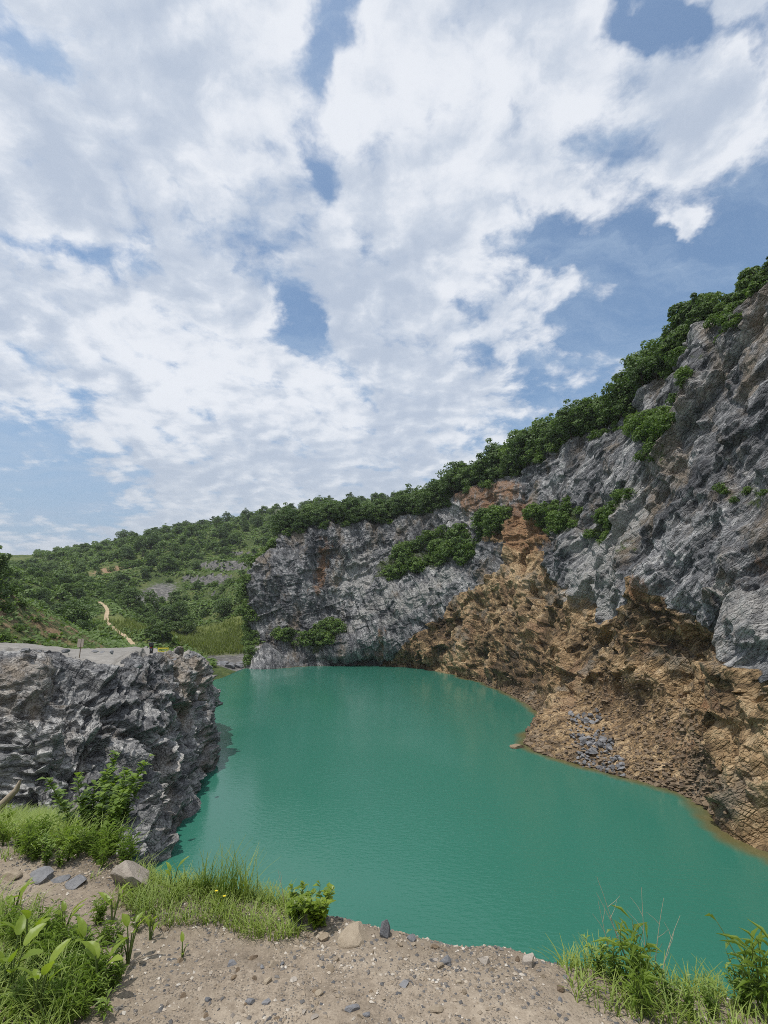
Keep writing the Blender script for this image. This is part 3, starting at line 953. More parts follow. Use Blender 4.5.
M_TRAIL = plain('trail_dirt', (0.42, 0.33, 0.22), 0.95, 0.1, 0.3, 1.5, 0.4, 0.1)


def hill_ray(px, py):
    """where the sight line through (px, py) meets the hillside"""
    d = ray(px, py)
    t = np.linspace(40, 420, 1500)
    q = np.array([0, 0, CAM_Z]) + d * t[:, None]
    z = hill_z(q[:, 0], q[:, 1])
    k = np.argmax(z > q[:, 2])
    return q[k]


TRAIL = [PATH_A[:2] + (PATH_B - PATH_A)[:2] * k / 8 + np.array([1.0, 0.25]) * 1.1 * math.sin(k * 1.1 + 0.4) for k in range(9)]
ribbon('footpath', TRAIL, 1.0, M_TRAIL, 'narrow pale dirt footpath climbing the green slope')

# ---------------------------------------------------------------- wide ground and the lake
gm = mesh_np('ground', [(-3000, -3000, -7), (3000, -3000, -7), (3000, 3000, -7), (-3000, 3000, -7)], [(0, 1, 2, 3)], M_HILL)
attr(gm, 'paint', np.zeros((4, 4)))
link('ground', gm, kind='structure')


def build_lake():
    xs = np.concatenate([np.linspace(-60, -24, 20), np.linspace(-23, 34, 150)])
    ys = np.concatenate([np.linspace(-40, 14, 20), np.linspace(15, 135, 260)])
    X, Y = np.meshgrid(xs, ys, indexing='ij')
    D = np.stack([X, Y, 0 * X], -1).reshape(-1, 3)
    me = mesh_np('lake', D, gridF(*X.shape), M_WATER, smooth=True)
    # distance to the wall's waterline
    j = int(np.searchsorted(TV, 1.0))
    L = WALL[:, j, :2]
    wob = fbm(D / 3.0, 3, 401)
    dist = np.full(len(D), 99.0)
    for i in range(0, len(D), 4000):
        dist[i:i + 4000] = np.min(np.linalg.norm(D[i:i + 4000, None, :2] - L[None, ::2], axis=-1), axis=1)
    fattr(me, 'shallow', sm(dist + wob * 0.8, 2.0, 0.1))
    link('lake', me, kind='structure', label='opaque turquoise green quarry lake')


build_lake()

# ---------------------------------------------------------------- near bank
EX = np.array([-40, -6, -2.2, -1.25, -0.23, 0.32, 0.94, 1.6, 3, 9, 40.])
EY = np.array([3.9, 3.9, 3.75, 3.22, 2.92, 2.72, 2.55, 2.42, 2.35, 2.2, 2.2])


def bank_z(X, Y):
    X = np.atleast_1d(np.asarray(X, float)); Y = np.atleast_1d(np.asarray(Y, float))
    P = np.stack([X, Y, 0 * X], -1)
    e = np.interp(X, EX, EY) + fbm(P / 0.5, 3, 501) * 0.10
    d = Y - e
    gentle = sm(X / np.maximum(Y, 0.5), -0.44, -0.62)
    dp = np.maximum(d, 0)
    steep_drop = 0.55 * np.minimum(dp, .25) + 1.25 * np.maximum(dp - 0.12, 0)
    soft_drop = 0.36 * dp + 0.02 * np.maximum(dp - 4, 0) ** 2 * 0.3
    z = 10.4 - (steep_drop * (1 - gentle) + soft_drop * gentle)
    z = z - 0.05 * np.clip(X - 0.6, 0, 3) * sm(d, -0.5, 0.2)
    near = sm(np.hypot(X, Y), 9, 4)
    z += (fbm(P / 0.9, 4, 503) * 0.05 + fbm(P / 0.14, 3, 507, 0.6) * 0.013 * near) * 1.0
    z += 0.10 * np.exp(-(((X + 2.6) / 0.7) ** 2 + ((Y - 3.35) / 0.35) ** 2))
    return np.maximum(z, -3)


def build_bank():
    xs = np.concatenate([np.linspace(-34, -5, 60), np.linspace(-4.9, 3.4, 420), np.linspace(3.5, 24, 40)])
    ys = np.concatenate([np.linspace(-30, 1.6, 30), np.linspace(1.65, 4.4, 190), np.linspace(4.45, 30, 110)])
    X, Y = np.meshgrid(xs, ys, indexing='ij')
    Z = bank_z(X.ravel(), Y.ravel())
    D = np.stack([X.ravel(), Y.ravel(), Z], -1)
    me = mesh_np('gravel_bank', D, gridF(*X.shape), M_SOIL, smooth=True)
    x, y = X.ravel(), Y.ravel()
    e = np.interp(x, EX, EY)
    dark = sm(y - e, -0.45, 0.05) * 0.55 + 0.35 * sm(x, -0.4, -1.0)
    green = sm(y - e, 0.15, 0.5) * sm(x / np.maximum(y, .5), -0.35, -0.5)
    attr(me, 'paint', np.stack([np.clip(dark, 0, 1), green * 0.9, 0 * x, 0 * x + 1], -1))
    link('gravel_bank', me, kind='structure', label='gravelly tan bank in front of the lake')


build_bank()


def bz(x, y):
    return float(bank_z(x, y)[0])

# ---------------------------------------------------------------- foliage builders
def rng_(seed):
    return np.random.default_rng(seed)


def unit(v):
    return v / (np.linalg.norm(v, axis=-1, keepdims=True) + 1e-9)


def cards(C, Nrm, size, rng, aspect=1.5, jitter=0.5):
    """leaf-shaped quads at C facing Nrm; returns verts, faces"""
    n = len(C)
    Nn = unit(Nrm + rng.normal(0, jitter, (n, 3)))
    T = unit(np.cross(Nn, rng.normal(0, 1, (n, 3))))
    B = np.cross(Nn, T)
    s = np.asarray(size).reshape(-1, 1) * np.ones((n, 1))
    a, b = s * aspect * 0.5, s * 0.5
    V = np.stack([C - T * a, C + B * b + Nn * s * .08, C + T * a, C - B * b + Nn * s * .08], 1).reshape(-1, 3)
    return V, np.arange(n * 4).reshape(n, 4)


def leaf_mesh(name, V, F, tone, mat):
    me = mesh_np(name, V, F, mat)
    fattr(me, 'tone', tone)
    return me


def tube(pts, rad, sides=6):
    """tapered tube along pts; returns verts, quad faces"""
    pts = np.array(pts, float); rad = np.array(rad, float)
    T = unit(np.gradient(pts, axis=0))
    ref = np.array([0.31, 0.95, 0.05])
    A = unit(np.cross(T, ref)); B = np.cross(T, A)
    th = np.linspace(0, 2 * np.pi, sides, endpoint=False)
    V = pts[:, None] + rad[:, None, None] * (A[:, None] * np.cos(th)[None, :, None] + B[:, None] * np.sin(th)[None, :, None])
    i = np.arange(len(pts) * sides).reshape(len(pts), sides)
    F = np.stack([i[:-1], np.roll(i[:-1], -1, 1), np.roll(i[1:], -1, 1), i[1:]], -1).reshape(-1, 4)
    return V.reshape(-1, 3), F


def merge(parts):
    V, F, o = [], [], 0
    for v, f in parts:
        V.append(v); F.append(f + o); o += len(v)
    return np.concatenate(V), np.concatenate(F)


def tree_meshes(seed, H, Wd, n_leaf, leaf, mat, kind='round', trunk_share=0.3):
    """trunk with limbs and a crown of leaf clumps; returns (trunk mesh, crown mesh)"""
    r = rng_(seed)
    parts, blobs = [], []
    lean = r.normal(0, 0.05, 2)
    pts = [np.array([lean[0] * H * k + 0.03 * H * math.sin(3 * k + seed), lean[1] * H * k + 0.03 * H * math.cos(2.3 * k + seed), H * 0.86 * k - 0.25]) for k in np.linspace(0, 1, 7)]
    parts.append(tube(pts, np.linspace(0.026 * H, 0.006 * H, 7)))
    nb = {'round': 15, 'bush': 9, 'pine': 13, 'loose': 14}[kind]
    for k in range(nb):
        f = (k + 0.5) / nb
        h = H * (trunk_share + (0.97 - trunk_share) * f)
        an = k * 2.4 + r.uniform(-.5, .5)
        if kind == 'pine':
            reach = Wd * 0.55 * (1 - f) ** 0.7 + 0.1
        else:
            reach = Wd * 0.5 * math.sqrt(max(0.05, 1 - (2 * f - 0.75) ** 2 * 0.62)) * r.uniform(0.35, 0.95)
        c = np.array([pts[3][0] + math.cos(an) * reach, pts[3][1] + math.sin(an) * reach, h])
        st = np.array(pts[min(6, 1 + int(5 * (h * 0.8 / H)))])
        mid = (st + c) / 2 + np.array([0, 0, 0.04 * H])
        parts.append(tube([st, mid, c], [0.011 * H, 0.007 * H, 0.003 * H], 5))
        rr = Wd * r.uniform(0.15, 0.27) * (1.0 if kind != 'pine' else 0.75)
        blobs.append((c, np.array([rr * r.uniform(1, 1.35), rr * r.uniform(1, 1.35), rr * (0.62 if kind != 'pine' else 0.35) * r.uniform(0.8, 1.2)])))
        # secondary sprays that make the outline uneven
        for q in range(2):
            cc = c + unit(r.normal(0, 1, 3)) * rr * r.uniform(0.8, 1.25) + np.array([0, 0, 0.1 * rr])
            blobs.append((cc, np.array([rr, rr, rr * 0.6]) * r.uniform(0.35, 0.6)))
    wgt = np.array([b[1][0] ** 2 for b in blobs]); wgt /= wgt.sum()
    Cs, Ns, tn = [], [], []
    for (c, rad), wv in zip(blobs, wgt):
        n = max(12, int(n_leaf * wv))
        d = unit(r.normal(0, 1, (n, 3)) + np.array([0, 0, 0.35]))
        q = r.uniform(0.55, 1.08, (n, 1)) ** 0.7
        p = c + d * rad * q
        Cs.append(p); Ns.append(d + np.array([0, 0, 0.5]))
        tn.append(np.clip(r.normal(0.5, 0.2, n) + r.normal(0, 0.14), 0, 1))
    C = np.concatenate(Cs); N = np.concatenate(Ns); tone = np.concatenate(tn)
    V, F = cards(C, N, leaf * r.uniform(0.6, 1.3, len(C)), r, 1.5, 0.55)
    crown = leaf_mesh('crown', V, F, np.repeat(tone, 4), mat)
    tv, tf = merge(parts)
    trunk = mesh_np('trunk', tv, tf, M_BARK, smooth=True)
    return trunk, crown


def empty(name, loc, rz=0.0, sc=1.0, **props):
    o = bpy.data.objects.new(name, None)
    COL.objects.link(o)
    o.empty_display_size = 0.2
    o.location = loc; o.rotation_euler = (0, 0, rz)
    o.scale = (sc, sc, sc) if not isinstance(sc, tuple) else sc
    for k, v in props.items():
        if v is not None:
            o[k] = v
    return o


def plant_tree(name, proto, loc, rz, sc, label, cat, group=None, stem_name='trunk'):
    o = empty(name, loc, rz, sc, label=label, category=cat, group=group)
    link(stem_name, proto[0], o); link('crown', proto[1], o)
    return o


rnd = random.Random(7)
OAKS = [tree_meshes(900 + k, 8.0, 7.4, 4200, 0.34, M_LEAF, 'round', 0.22) for k in range(5)]
LOOSE = [tree_meshes(940 + k, 7.0, 5.6, 2400, 0.33, M_LEAF, 'loose', 0.2) for k in range(3)]
PINES = [tree_meshes(920 + k, 9.0, 4.6, 1900, 0.34, M_LEAF, 'pine', 0.2) for k in range(2)]
SMALLOAK = [tree_meshes(990 + k, 8.0, 7.4, 8500, 0.40, M_LEAF, 'round', 0.12) for k in range(3)]
BUSHES = [tree_meshes(960 + k, 1.6, 2.4, 1000, 0.17, M_BUSH, 'bush', 0.05) for k in range(4)]
PALES = [tree_meshes(980 + k, 3.2, 4.4, 1500, 0.30, M_LEAFL, 'bush', 0.06) for k in range(2)]


def in_view(p, m=40):
    d = np.array(p) - np.array([0, 0, CAM_Z])
    f = d[1] * math.cos(PITCH) + d[2] * math.sin(PITCH)
    if f < 1:
        return False
    x = 384 + FPX * d[0] / f
    y = 512 - FPX * (-d[1] * math.sin(PITCH) + d[2] * math.cos(PITCH)) / f
    return -m < x < 768 + m and -m < y < 1024 + m


# trees along the rim of the quarry wall
RIM = 'trees along the rim of the quarry wall'
spots = []
u = 0.75
while u < 10.9:
    step = 2.3 if u < 6 else 2.0
    a, b = wall_at(u, 6), wall_at(min(u + 0.05, 12), 6)
    u += step * 0.05 / max(0.05, np.linalg.norm(b - a))
    for row, v in enumerate((6.03, 6.45, 6.95)):
        if row == 2 and rnd.random() < 0.35:
            continue
        spots.append((u + rnd.uniform(-.06, .06), v + rnd.uniform(-.1, .16), row))
nr = 0
for u, v, row in spots:
    p = wall_pt(min(max(u, 0.2), 11.5), v)
    if not in_view(p):
        continue
    hgt = np.interp(u, [0.5, 3, 5, 6.6, 7.4, 8.3, 9.2, 10.5], [0.75, 0.82, 0.98, 0.94, 0.74, 0.52, 0.33, 0.28]) * rnd.uniform(0.68, 1.18)
    if row == 0:
        hgt *= 0.72
    if u > 5.2:
        hgt *= 0.88
    loose = rnd.random() > 0.72
    proto = rnd.choice(SMALLOAK + LOOSE[:2]) if u > 7.6 else (rnd.choice(LOOSE) if loose else rnd.choice(OAKS))
    seg = ['at the far left end of the quarry wall', 'above the orange streak', 'above the band of bushes', 'above the orange scar',
           'above the sloping grey slab', 'above the groove in the steep grey face', 'atop the steep grey face by the right edge'][int(np.searchsorted([1.6, 2.4, 4.4, 5.6, 6.8, 8.2], u))]
    where = ['at the very brink', 'in the middle row', 'on the skyline'][row]
    size = 'small' if hgt < 0.55 else ('middling' if hgt < 0.8 else 'tall')
    plant_tree('rim_tree', proto, (p[0], p[1], p[2] - 0.35), rnd.uniform(0, 6.28), hgt,
               f'{size} {"loose" if loose and u <= 7.6 else "dense"} tree {where} {seg}', 'tree', RIM)
    nr += 1
# low bushes hanging over the rim and growing on ledges
nb = 0
for k in range(90):
    u = rnd.uniform(1.0, 10.4); v = rnd.uniform(5.82, 6.15)
    p = wall_pt(u, v)
    if in_view(p, 10):
        plant_tree('rim_bush', rnd.choice(BUSHES), (p[0], p[1], p[2] - 0.25), rnd.uniform(0, 6.28), rnd.uniform(0.6, 1.15) * (1.15 if u < 6 else 0.8),
                   f'low green bush on the bare rim {"of the far face" if u < 4.4 else ("above the brown broken face" if u < 7 else "of the steep grey face")}', 'bush', 'bushes along the quarry rim', 'stem')


def ledge(poly, n, lo, hi, label, group, name='ledge_bush', protos=None):
    p = np.array(poly); c = 0
    tries = 0
    while c < n and tries < 4000:
        tries += 1
        q = np.array([[rnd.uniform(p[:, 0].min(), p[:, 0].max())], [rnd.uniform(p[:, 1].min(), p[:, 1].max())]])
        if patch_mask(q[0], q[1], [poly], 0.01)[0] < 0.5:
            continue
        w_ = wall_pt(q[0, 0], q[1, 0])
        s_ = rnd.uniform(lo, hi)
        f_ = (q[0, 0] - p[:, 0].min()) / (p[:, 0].max() - p[:, 0].min())
        lab_ = ('small ' if s_ < lo + (hi - lo) * 0.4 else 'large ') + label + (', at its left end' if f_ < .25 else (', left of its middle' if f_ < .5 else (', right of its middle' if f_ < .75 else ', at its right end')))
        plant_tree(name, rnd.choice(protos or BUSHES), (w_[0] - 0.1, w_[1] - 0.1, w_[2] - 0.3 * s_), rnd.uniform(0, 6.28), s_, lab_, 'bush', group, 'stem')
        c += 1


ledge(MOSS[0], 46, 1.1, 2.1, 'bush in the long band across the far face', 'bushes in the band across the far face')
ledge(MOSS[1], 12, 1.0, 1.8, 'bush of the clump beside the orange scar', 'bushes beside the orange scar')
ledge(MOSS[2], 22, 0.6, 1.3, 'bush on the ledge right of the orange scar', 'bushes on the ledge beyond the orange scar')
ledge(MOSS[3], 18, 0.5, 1.0, 'bush of the strip on the sloping grey slab', 'bushes on the sloping grey slab')
ledge(MOSS[4], 8, 0.4, 0.8, 'bush in the upper groove of the steep face', 'bush tufts in the groove')
ledge(MOSS[9], 20, 0.6, 1.2, 'bush on the step just under the rim trees', 'bushes on the step under the trees')
ledge(MOSS[5], 5, 0.35, 0.7, 'bush high on the steep face near the rim', 'bush tufts near the rim')
ledge(MOSS[6], 5, 0.25, 0.5, 'tuft on the outer ledge of the steep face', 'tufts on the outer ledge')
ledge(MOSS[7], 12, 1.0, 1.9, 'bush of the clump under the far face', 'bushes at the foot of the far face')
ledge([(0.6, 2.0), (1.5, 1.6), (1.6, 2.6), (0.8, 3.0)], 12, 0.9, 1.7, 'bush at the wall foot beside the meadow', 'bushes beside the meadow')

ledge([(0.55, 1.0), (1.02, 1.0), (1.02, 5.6), (0.55, 5.6)], 26, 0.9, 1.9, 'bush where the far face meets the green hill', 'bushes where the far face meets the hill')

# the wooded hill
placed = []


def free(x, y, d):
    for a, b in placed:
        if (a - x) ** 2 + (b - y) ** 2 < d * d:
            return False
    return True


TR = cr(np.array(TRAIL), np.linspace(0, len(TRAIL) - 1, 60))


def off_trail(x, y, d):
    return np.min(np.hypot(TR[:, 0] - x, TR[:, 1] - y)) > d


hill_protos = OAKS + LOOSE + LOOSE
# trees one can point at: (pixel of the foot, scale, prototype, label)
for (px, Y, sc_, pr, lab) in [
        (78, 98, 0.85, OAKS[0], 'large spreading dark tree behind the near slope, left of the footpath'),
        (80, 112, 0.72, OAKS[2], 'rounded tree beside the footpath above the gravel top'),
        (60, 105, 0.62, OAKS[1], 'dark tree showing over the edge of the near slope'),
        (130, 168, 0.85, OAKS[3], 'tall bushy tree just right of the footpath'),
        (154, 128, 0.62, LOOSE[0], 'slender tree between the footpath and the meadow'),
        (42, 140, 0.55, OAKS[4], 'tree standing where the near slope meets the hill'),
        (30, 170, 0.35, LOOSE[1], 'loose tree on the skyline next to the near slope'),
        (46, 190, 0.45, OAKS[1], 'rounded tree on the low skyline at the left'),
        (74, 135, 0.75, LOOSE[2], 'small tree in the hollow left of the footpath'), (62, 130, 0.65, OAKS[2], 'broad tree behind the large spreading one')]:
    h = at(px, 600, Y)
    placed.append((h[0], h[1]))
    plant_tree('hillside_tree', pr, (h[0], h[1], on_hill(h[0], h[1]) - 0.3), rnd.uniform(0, 6.28), sc_, lab, 'tree', 'trees on the hill behind the lake')
r = rng_(77)
ncrest = nslope = 0
cand_az = r.uniform(R(-42), R(9), 60000); cand_r = r.uniform(105, 350, 60000) ** 1.0
CX, CY = np.sin(cand_az) * cand_r, np.cos(cand_az) * cand_r
CZ = hill_z(CX, CY)
dn = fbm(np.stack([CX, CY, 0 * CX], -1) / 30, 3, 611)
bench = terr(CX, CY)
mead = np.exp(-(((CX + 55) / 24) ** 2 + ((CY - 145) / 28) ** 2))
for k in range(len(CX)):
    if ncrest + nslope >= 290:
        break
    x, y, z = CX[k], CY[k], CZ[k]
    if z < 5 or mead[k] > 0.35 or not off_trail(x, y, 4.5) or not in_view((x, y, z), 20):
        continue
    if x > -30 and y < 175 or x > 5 and y < 260:
        continue
    crest = sm(np.array([y]), 215, 270)[0]
    keep = 0.30 + 0.65 * crest + 0.5 * dn[k] - 0.75 * bench[k] * (1 - crest)
    if (x + 93) ** 2 / 120 + (y - 196) ** 2 / 300 < 1 or (x + 122) ** 2 / 160 + (y - 215) ** 2 / 160 < 1:
        continue
    if (ncrest if y > 240 else nslope) >= (140 if y > 240 else 150):
        continue
    if rnd.random() > keep or not free(x, y, 4.6 + 1.2 * crest):
        continue
    placed.append((x, y))
    s_ = (rnd.uniform(0.5, 0.9) + 0.12 * crest) * (0.65 if x < -0.55 * y else 1.0)
    px = 384 + FPX * x / (y * math.cos(PITCH) + (z - CAM_Z) * math.sin(PITCH))
    if y < 152 and 84 < px < 150:
        continue
    pine = rnd.random() < 0.12
    tz = z + 7.6 * s_ + 0.5
    fw = y * math.cos(PITCH) + (tz - CAM_Z) * math.sin(PITCH)
    if 512 - FPX * (-y * math.sin(PITCH) + (tz - CAM_Z) * math.cos(PITCH)) / fw < np.interp(px, [-50, 20, 60, 130, 200, 290], [566, 562, 545, 517, 499, 486]):
        continue
    pr = rnd.choice(PINES) if pine else rnd.choice(hill_protos)
    if y > 240:
        up = 'on the crest ' + ('at its low left end' if px < 90 else ('above the orange dirt patch' if px < 160 else ('above the rock benches' if px < 235 else 'next to the quarry wall')))
    else:
        up = 'on the slope ' + ('left of the footpath' if px < 95 else ('above the grey scree' if px < 165 and y > 190 else ('between scree and meadow' if px < 180 else ('among the rock benches' if y > 185 else 'above the meadow'))))
    if x < -0.55 * y and y <= 240:
        up = 'in the hollow behind the near slope'
    plant_tree('hillside_tree', pr, (x, y, z - 0.4), rnd.uniform(0, 6.28), s_, f'{"small" if s_ < .62 else ("middling" if s_ < .85 else "large")} {"pointed" if pine else "rounded"} dark tree {up}', 'tree', 'trees on the far hill')
    if y > 240:
        ncrest += 1
    else:
        nslope += 1
# the rest of the wood on the hill reads as one mass
def woodland():
    r = rng_(99)
    az = r.uniform(R(-43), R(12), 13000); rr = np.sqrt(r.uniform(105 ** 2, 430 ** 2, 13000))
    X, Y = np.sin(az) * rr, np.cos(az) * rr
    Z = hill_z(X, Y)
    d2 = fbm(np.stack([X, Y, 0 * X], -1) / 26, 3, 641)
    crest = sm(Y, 205, 260)
    leftw = sm(-X / Y, 0.50, 0.60)
    keep = np.clip(0.20 + 0.9 * d2 + 0.75 * crest + 0.55 * leftw - 0.8 * terr(X, Y) * (1 - crest), 0, 1)
    ok = (r.uniform(0, 1, len(X)) < keep * 0.42) & (Z > 6) & ~((X > -30) & (Y < 175)) & ~((X > 5) & (Y < 255))
    ok &= ((X + 93) ** 2 / 150 + (Y - 196) ** 2 / 360 > 1) & ((X + 122) ** 2 / 190 + (Y - 215) ** 2 / 190 > 1) & ((X + 55) ** 2 / 500 + (Y - 145) ** 2 / 700 > 1)
    pxx = 384 + FPX * X / (Y * math.cos(PITCH) + (Z - CAM_Z) * math.sin(PITCH))
    ok &= ~((Y < 158) & (pxx > 82) & (pxx < 152))
    ft = Y * math.cos(PITCH) + (Z + 3 - CAM_Z) * math.sin(PITCH)
    ok &= 512 - FPX * (-Y * math.sin(PITCH) + (Z + 3 - CAM_Z) * math.cos(PITCH)) / ft > np.interp(pxx, [-50, 20, 60, 130, 200, 290], [564, 558, 541, 515, 498, 485])
    X, Y, Z = X[ok][:1300], Y[ok][:1300], Z[ok][:1300]
    C, N, T = [], [], []
    for x, y, z in zip(X, Y, Z):
        s_ = r.uniform(1.5, 2.9)
        tone = r.normal(0.5, 0.2)
        for q in range(4):
            c = np.array([x, y, z + s_ * 0.75]) + r.normal(0, 0.42, 3) * s_ * np.array([1, 1, .55])
            d = unit(r.normal(0, 1, (48, 3)) + np.array([0, -0.15, 0.45]))
            C.append(c + d * s_ * r.uniform(0.40, 0.68) * np.array([1, 1, 0.8])); N.append(d + np.array([0, 0, .4])); T.append(np.clip(tone + r.normal(0, .15, 48), 0, 1))
    C, N, T = np.concatenate(C), np.concatenate(N), np.concatenate(T)
    V, F = cards(C, N, 0.62 * r.uniform(.6, 1.3, len(C)), r, 1.4, 0.5)
    link('woodland', leaf_mesh('woodland', V, F, np.repeat(T, 4), M_LEAF), kind='stuff', label='low dark woodland filling in between the trees of the far hill')


woodland()
# bright round bushes by the meadow
for i, (px, py, sc_) in enumerate([(160, 640, 1.1), (176, 636, 1.35), (190, 634, 1.1), (168, 630, 1.0), (150, 636, 0.8)]):
    h = hill_ray(px, py)
    plant_tree('meadow_bush', PALES[i % 2], (h[0], h[1], on_hill(h[0], h[1]) - 0.2), rnd.uniform(0, 6.28), sc_, 'light green rounded bush at the edge of the meadow', 'bush', 'light green bushes by the meadow', 'stem')
# shrubs on the open slope
for k in range(260):
    x, y = rnd.uniform(-130, -28), rnd.uniform(120, 260)
    z = on_hill(x, y)
    if z < 3.5 or not free(x, y, 2.6) or not off_trail(x, y, 2.5) or not in_view((x, y, z), 5):
        continue
    if (x + 55) ** 2 / 400 + (y - 145) ** 2 / 500 < 1:
        continue
    px = 384 + FPX * x / (y * math.cos(PITCH) + (z - CAM_Z) * math.sin(PITCH))
    if y < 150 and 86 < px < 146:
        continue
    placed.append((x, y))
    plant_tree('slope_shrub', rnd.choice(BUSHES), (x, y, z - 0.2), rnd.uniform(0, 6.28), rnd.uniform(0.9, 2.0), f'low green shrub {"beside the footpath" if x < -0.46 * y else ("high on the open slope under the crest" if y > 210 else ("among the rock benches" if y > 175 else "on the open slope above the meadow"))}', 'shrub', 'shrubs on the open slope', 'stem')

# the tree at the left edge, on the near slope
h = at(-10, 588, 53)
plant_tree('slope_tree', tree_meshes(1203, 5.6, 3.6, 4200, 0.22, M_LEAF, 'round', 0.2), (h[0], h[1], on_hill(h[0], h[1]) - 0.3), 0.6, 1.0,
           'ragged dark tree on the near slope at the left edge, against the sky', 'tree')
for (px, py, sc_) in [(10, 594, 0.8), (22, 606, 0.55), (6, 612, 0.7), (36, 622, 0.45), (52, 638, 0.4), (18, 630, 0.45), (4, 640, 0.5), (30, 642, 0.35), (44, 648, 0.3)]:
    h = hill_ray(px, py)
    plant_tree('slope_bush', rnd.choice(BUSHES), (h[0], h[1], on_hill(h[0], h[1]) - 0.2), rnd.uniform(0, 6.28), sc_, 'dark bush on the rough near slope above the gravel top', 'bush', 'bushes on the near slope', 'stem')


# undergrowth, meadow reeds: nobody could count them
def undergrowth():
    r = rng_(88)
    n = 130000
    az = r.uniform(R(-43), R(8), n); rr = 45 + (320 - 45) * r.uniform(0, 1, n) ** 0.9
    X, Y = np.sin(az) * rr, np.cos(az) * rr
    Z = hill_z(X, Y)
    dn = fbm(np.stack([X, Y, 0 * X], -1) / 9, 4, 621)
    mead = np.exp(-(((X + 55) / 24) ** 2 + ((Y - 145) / 28) ** 2))
    ok = (Z > 1.2) & (dn + r.uniform(-0.3, 0.3, n) > -0.02) & (r.uniform(0, 1, n) > 0.75 * terr(X, Y)) & (mead < 0.45)
    ok &= ~((X > -20) & (Y < 160)) & ~((X > -32) & (Y < 72)) & ((X + 93) ** 2 / 90 + (Y - 196) ** 2 / 260 > 1) & ((X + 122) ** 2 / 120 + (Y - 215) ** 2 / 120 > 1)
    X, Y, Z = X[ok], Y[ok], Z[ok]
    dt = np.min(np.hypot(X[:, None] - TR[None, :, 0], Y[:, None] - TR[None, :, 1]), axis=1)
    X, Y, Z = X[dt > 1.2], Y[dt > 1.2], Z[dt > 1.2]
    m = len(X)
    near = sm(Y, 100, 70)
    sz = (0.55 + 0.45 * r.uniform(0, 1, m)) * (1 - 0.55 * near)
    C = np.stack([X, Y, Z + r.uniform(0.0, 0.55, m) * (1 - .5 * near)], -1)
    C = np.repeat(C, 2, 0) + r.normal(0, 0.35, (m * 2, 3)) * np.array([1, 1, .5])
    V, F = cards(C, np.tile([[0, -0.35, 1.0]], (m * 2, 1)), np.repeat(sz, 2), r, 1.6, 0.5)
    tone = np.clip(np.repeat(0.5 + dn[ok][dt > 1.2] * 0.6, 2) + r.normal(0, 0.16, m * 2), 0, 1)
    link('undergrowth', leaf_mesh('undergrowth', V, F, np.repeat(tone, 4), M_BUSH), kind='stuff', label='low scrub covering the hillside')


undergrowth()


def blades(X, Y, Z, H, Wd, r, lean=0.35, seg=3, dirn=None):
    """curved grass blades: one strip each"""
    n = len(X)
    a = r.uniform(0, 2 * np.pi, n)
    out = np.stack([np.cos(a), np.sin(a), 0 * a], -1)
    if dirn is not None:
        out = unit(out * 0.6 + np.array(dirn))
    side = np.stack([-out[:, 1], out[:, 0], 0 * a], -1)
    base = np.stack([X, Y, Z], -1)
    L = r.uniform(0.4, 1.6, n) * lean
    V = []
    for k in range(seg + 1):
        t = k / seg
        c = base + out * (H * L * t ** 2)[:, None] + np.array([0, 0, 1.0]) * (H * (t - 0.28 * L * t * t))[:, None]
        wv = (Wd * (1 - t ** 1.6) * 0.5 + 0.0006)[:, None]
        V += [c - side * wv, c + side * wv]
    V = np.stack(V, 1)
    i = np.arange(n)[:, None] * (2 * seg + 2) + np.array([[2 * k, 2 * k + 1, 2 * k + 3, 2 * k + 2] for k in range(seg)]).reshape(1, -1)
    return V.reshape(-1, 3), i.reshape(-1, 4), 2 * seg + 2


def reeds():
    r = rng_(91)
    n = 26000
    X, Y = r.normal(-50, 15, n), r.normal(142, 13, n)
    Z = hill_z(X, Y)
    ok = (Z > 0.8) & (Z < 9) & (Y > 114) & (fbm(np.stack([X, Y, 0 * X], -1) / 6, 3, 631) > -0.25)
    X, Y, Z = X[ok], Y[ok], Z[ok]
    m = len(X)
    V, F, k = blades(X, Y, Z - 0.1, r.uniform(0.9, 2.0, m), np.full(m, 0.16), r, 0.3, 2)
    link('reeds', leaf_mesh('reeds', V, F, np.repeat(np.clip(r.normal(.55, .25, m), 0, 1), k), M_REED), kind='stuff', label='yellow green reeds and grass on the meadow')


reeds()

# ---------------------------------------------------------------- stones
def boulder(name, seed, cuts, mat, squash=(1, 1, 1), sub=4, rough=0.05):
    """angular stone: a sphere with flat faces cut off it, then roughened"""
    import bmesh
    bm = bmesh.new()
    bmesh.ops.create_icosphere(bm, subdivisions=sub, radius=1.0)
    V = np.array([v.co[:] for v in bm.verts]); F = np.array([[v.index for v in f.verts] for f in bm.faces])
    bm.free()
    r = rng_(seed)
    for k in range(cuts):
        n = unit(r.normal(0, 1, 3)); d = r.uniform(0.36, 0.80)
        V = V - np.maximum(V @ n - d, 0)[:, None] * n
    V = V * np.array(squash)
    V = V * (1 + rough * fbm(V * 2.3 + seed, 4, seed, 0.6))[:, None]
    V[:, 2] -= V[:, 2].min() * 0.65
    me = mesh_np(name, V, F, mat)
    fattr(me, 'tone', np.clip(0.5 + 0.5 * fbm(V * 1.5 + seed, 3, seed + 3), 0, 1))
    return me


def put_stone(me, loc, s, rot, label, cat, group=None, name='stone'):
    o = link(name, me, None, label=label, category=cat, group=group)
    o.location = loc
    o.rotation_euler = rot
    o.scale = (s, s, s) if not isinstance(s, tuple) else s
    return o


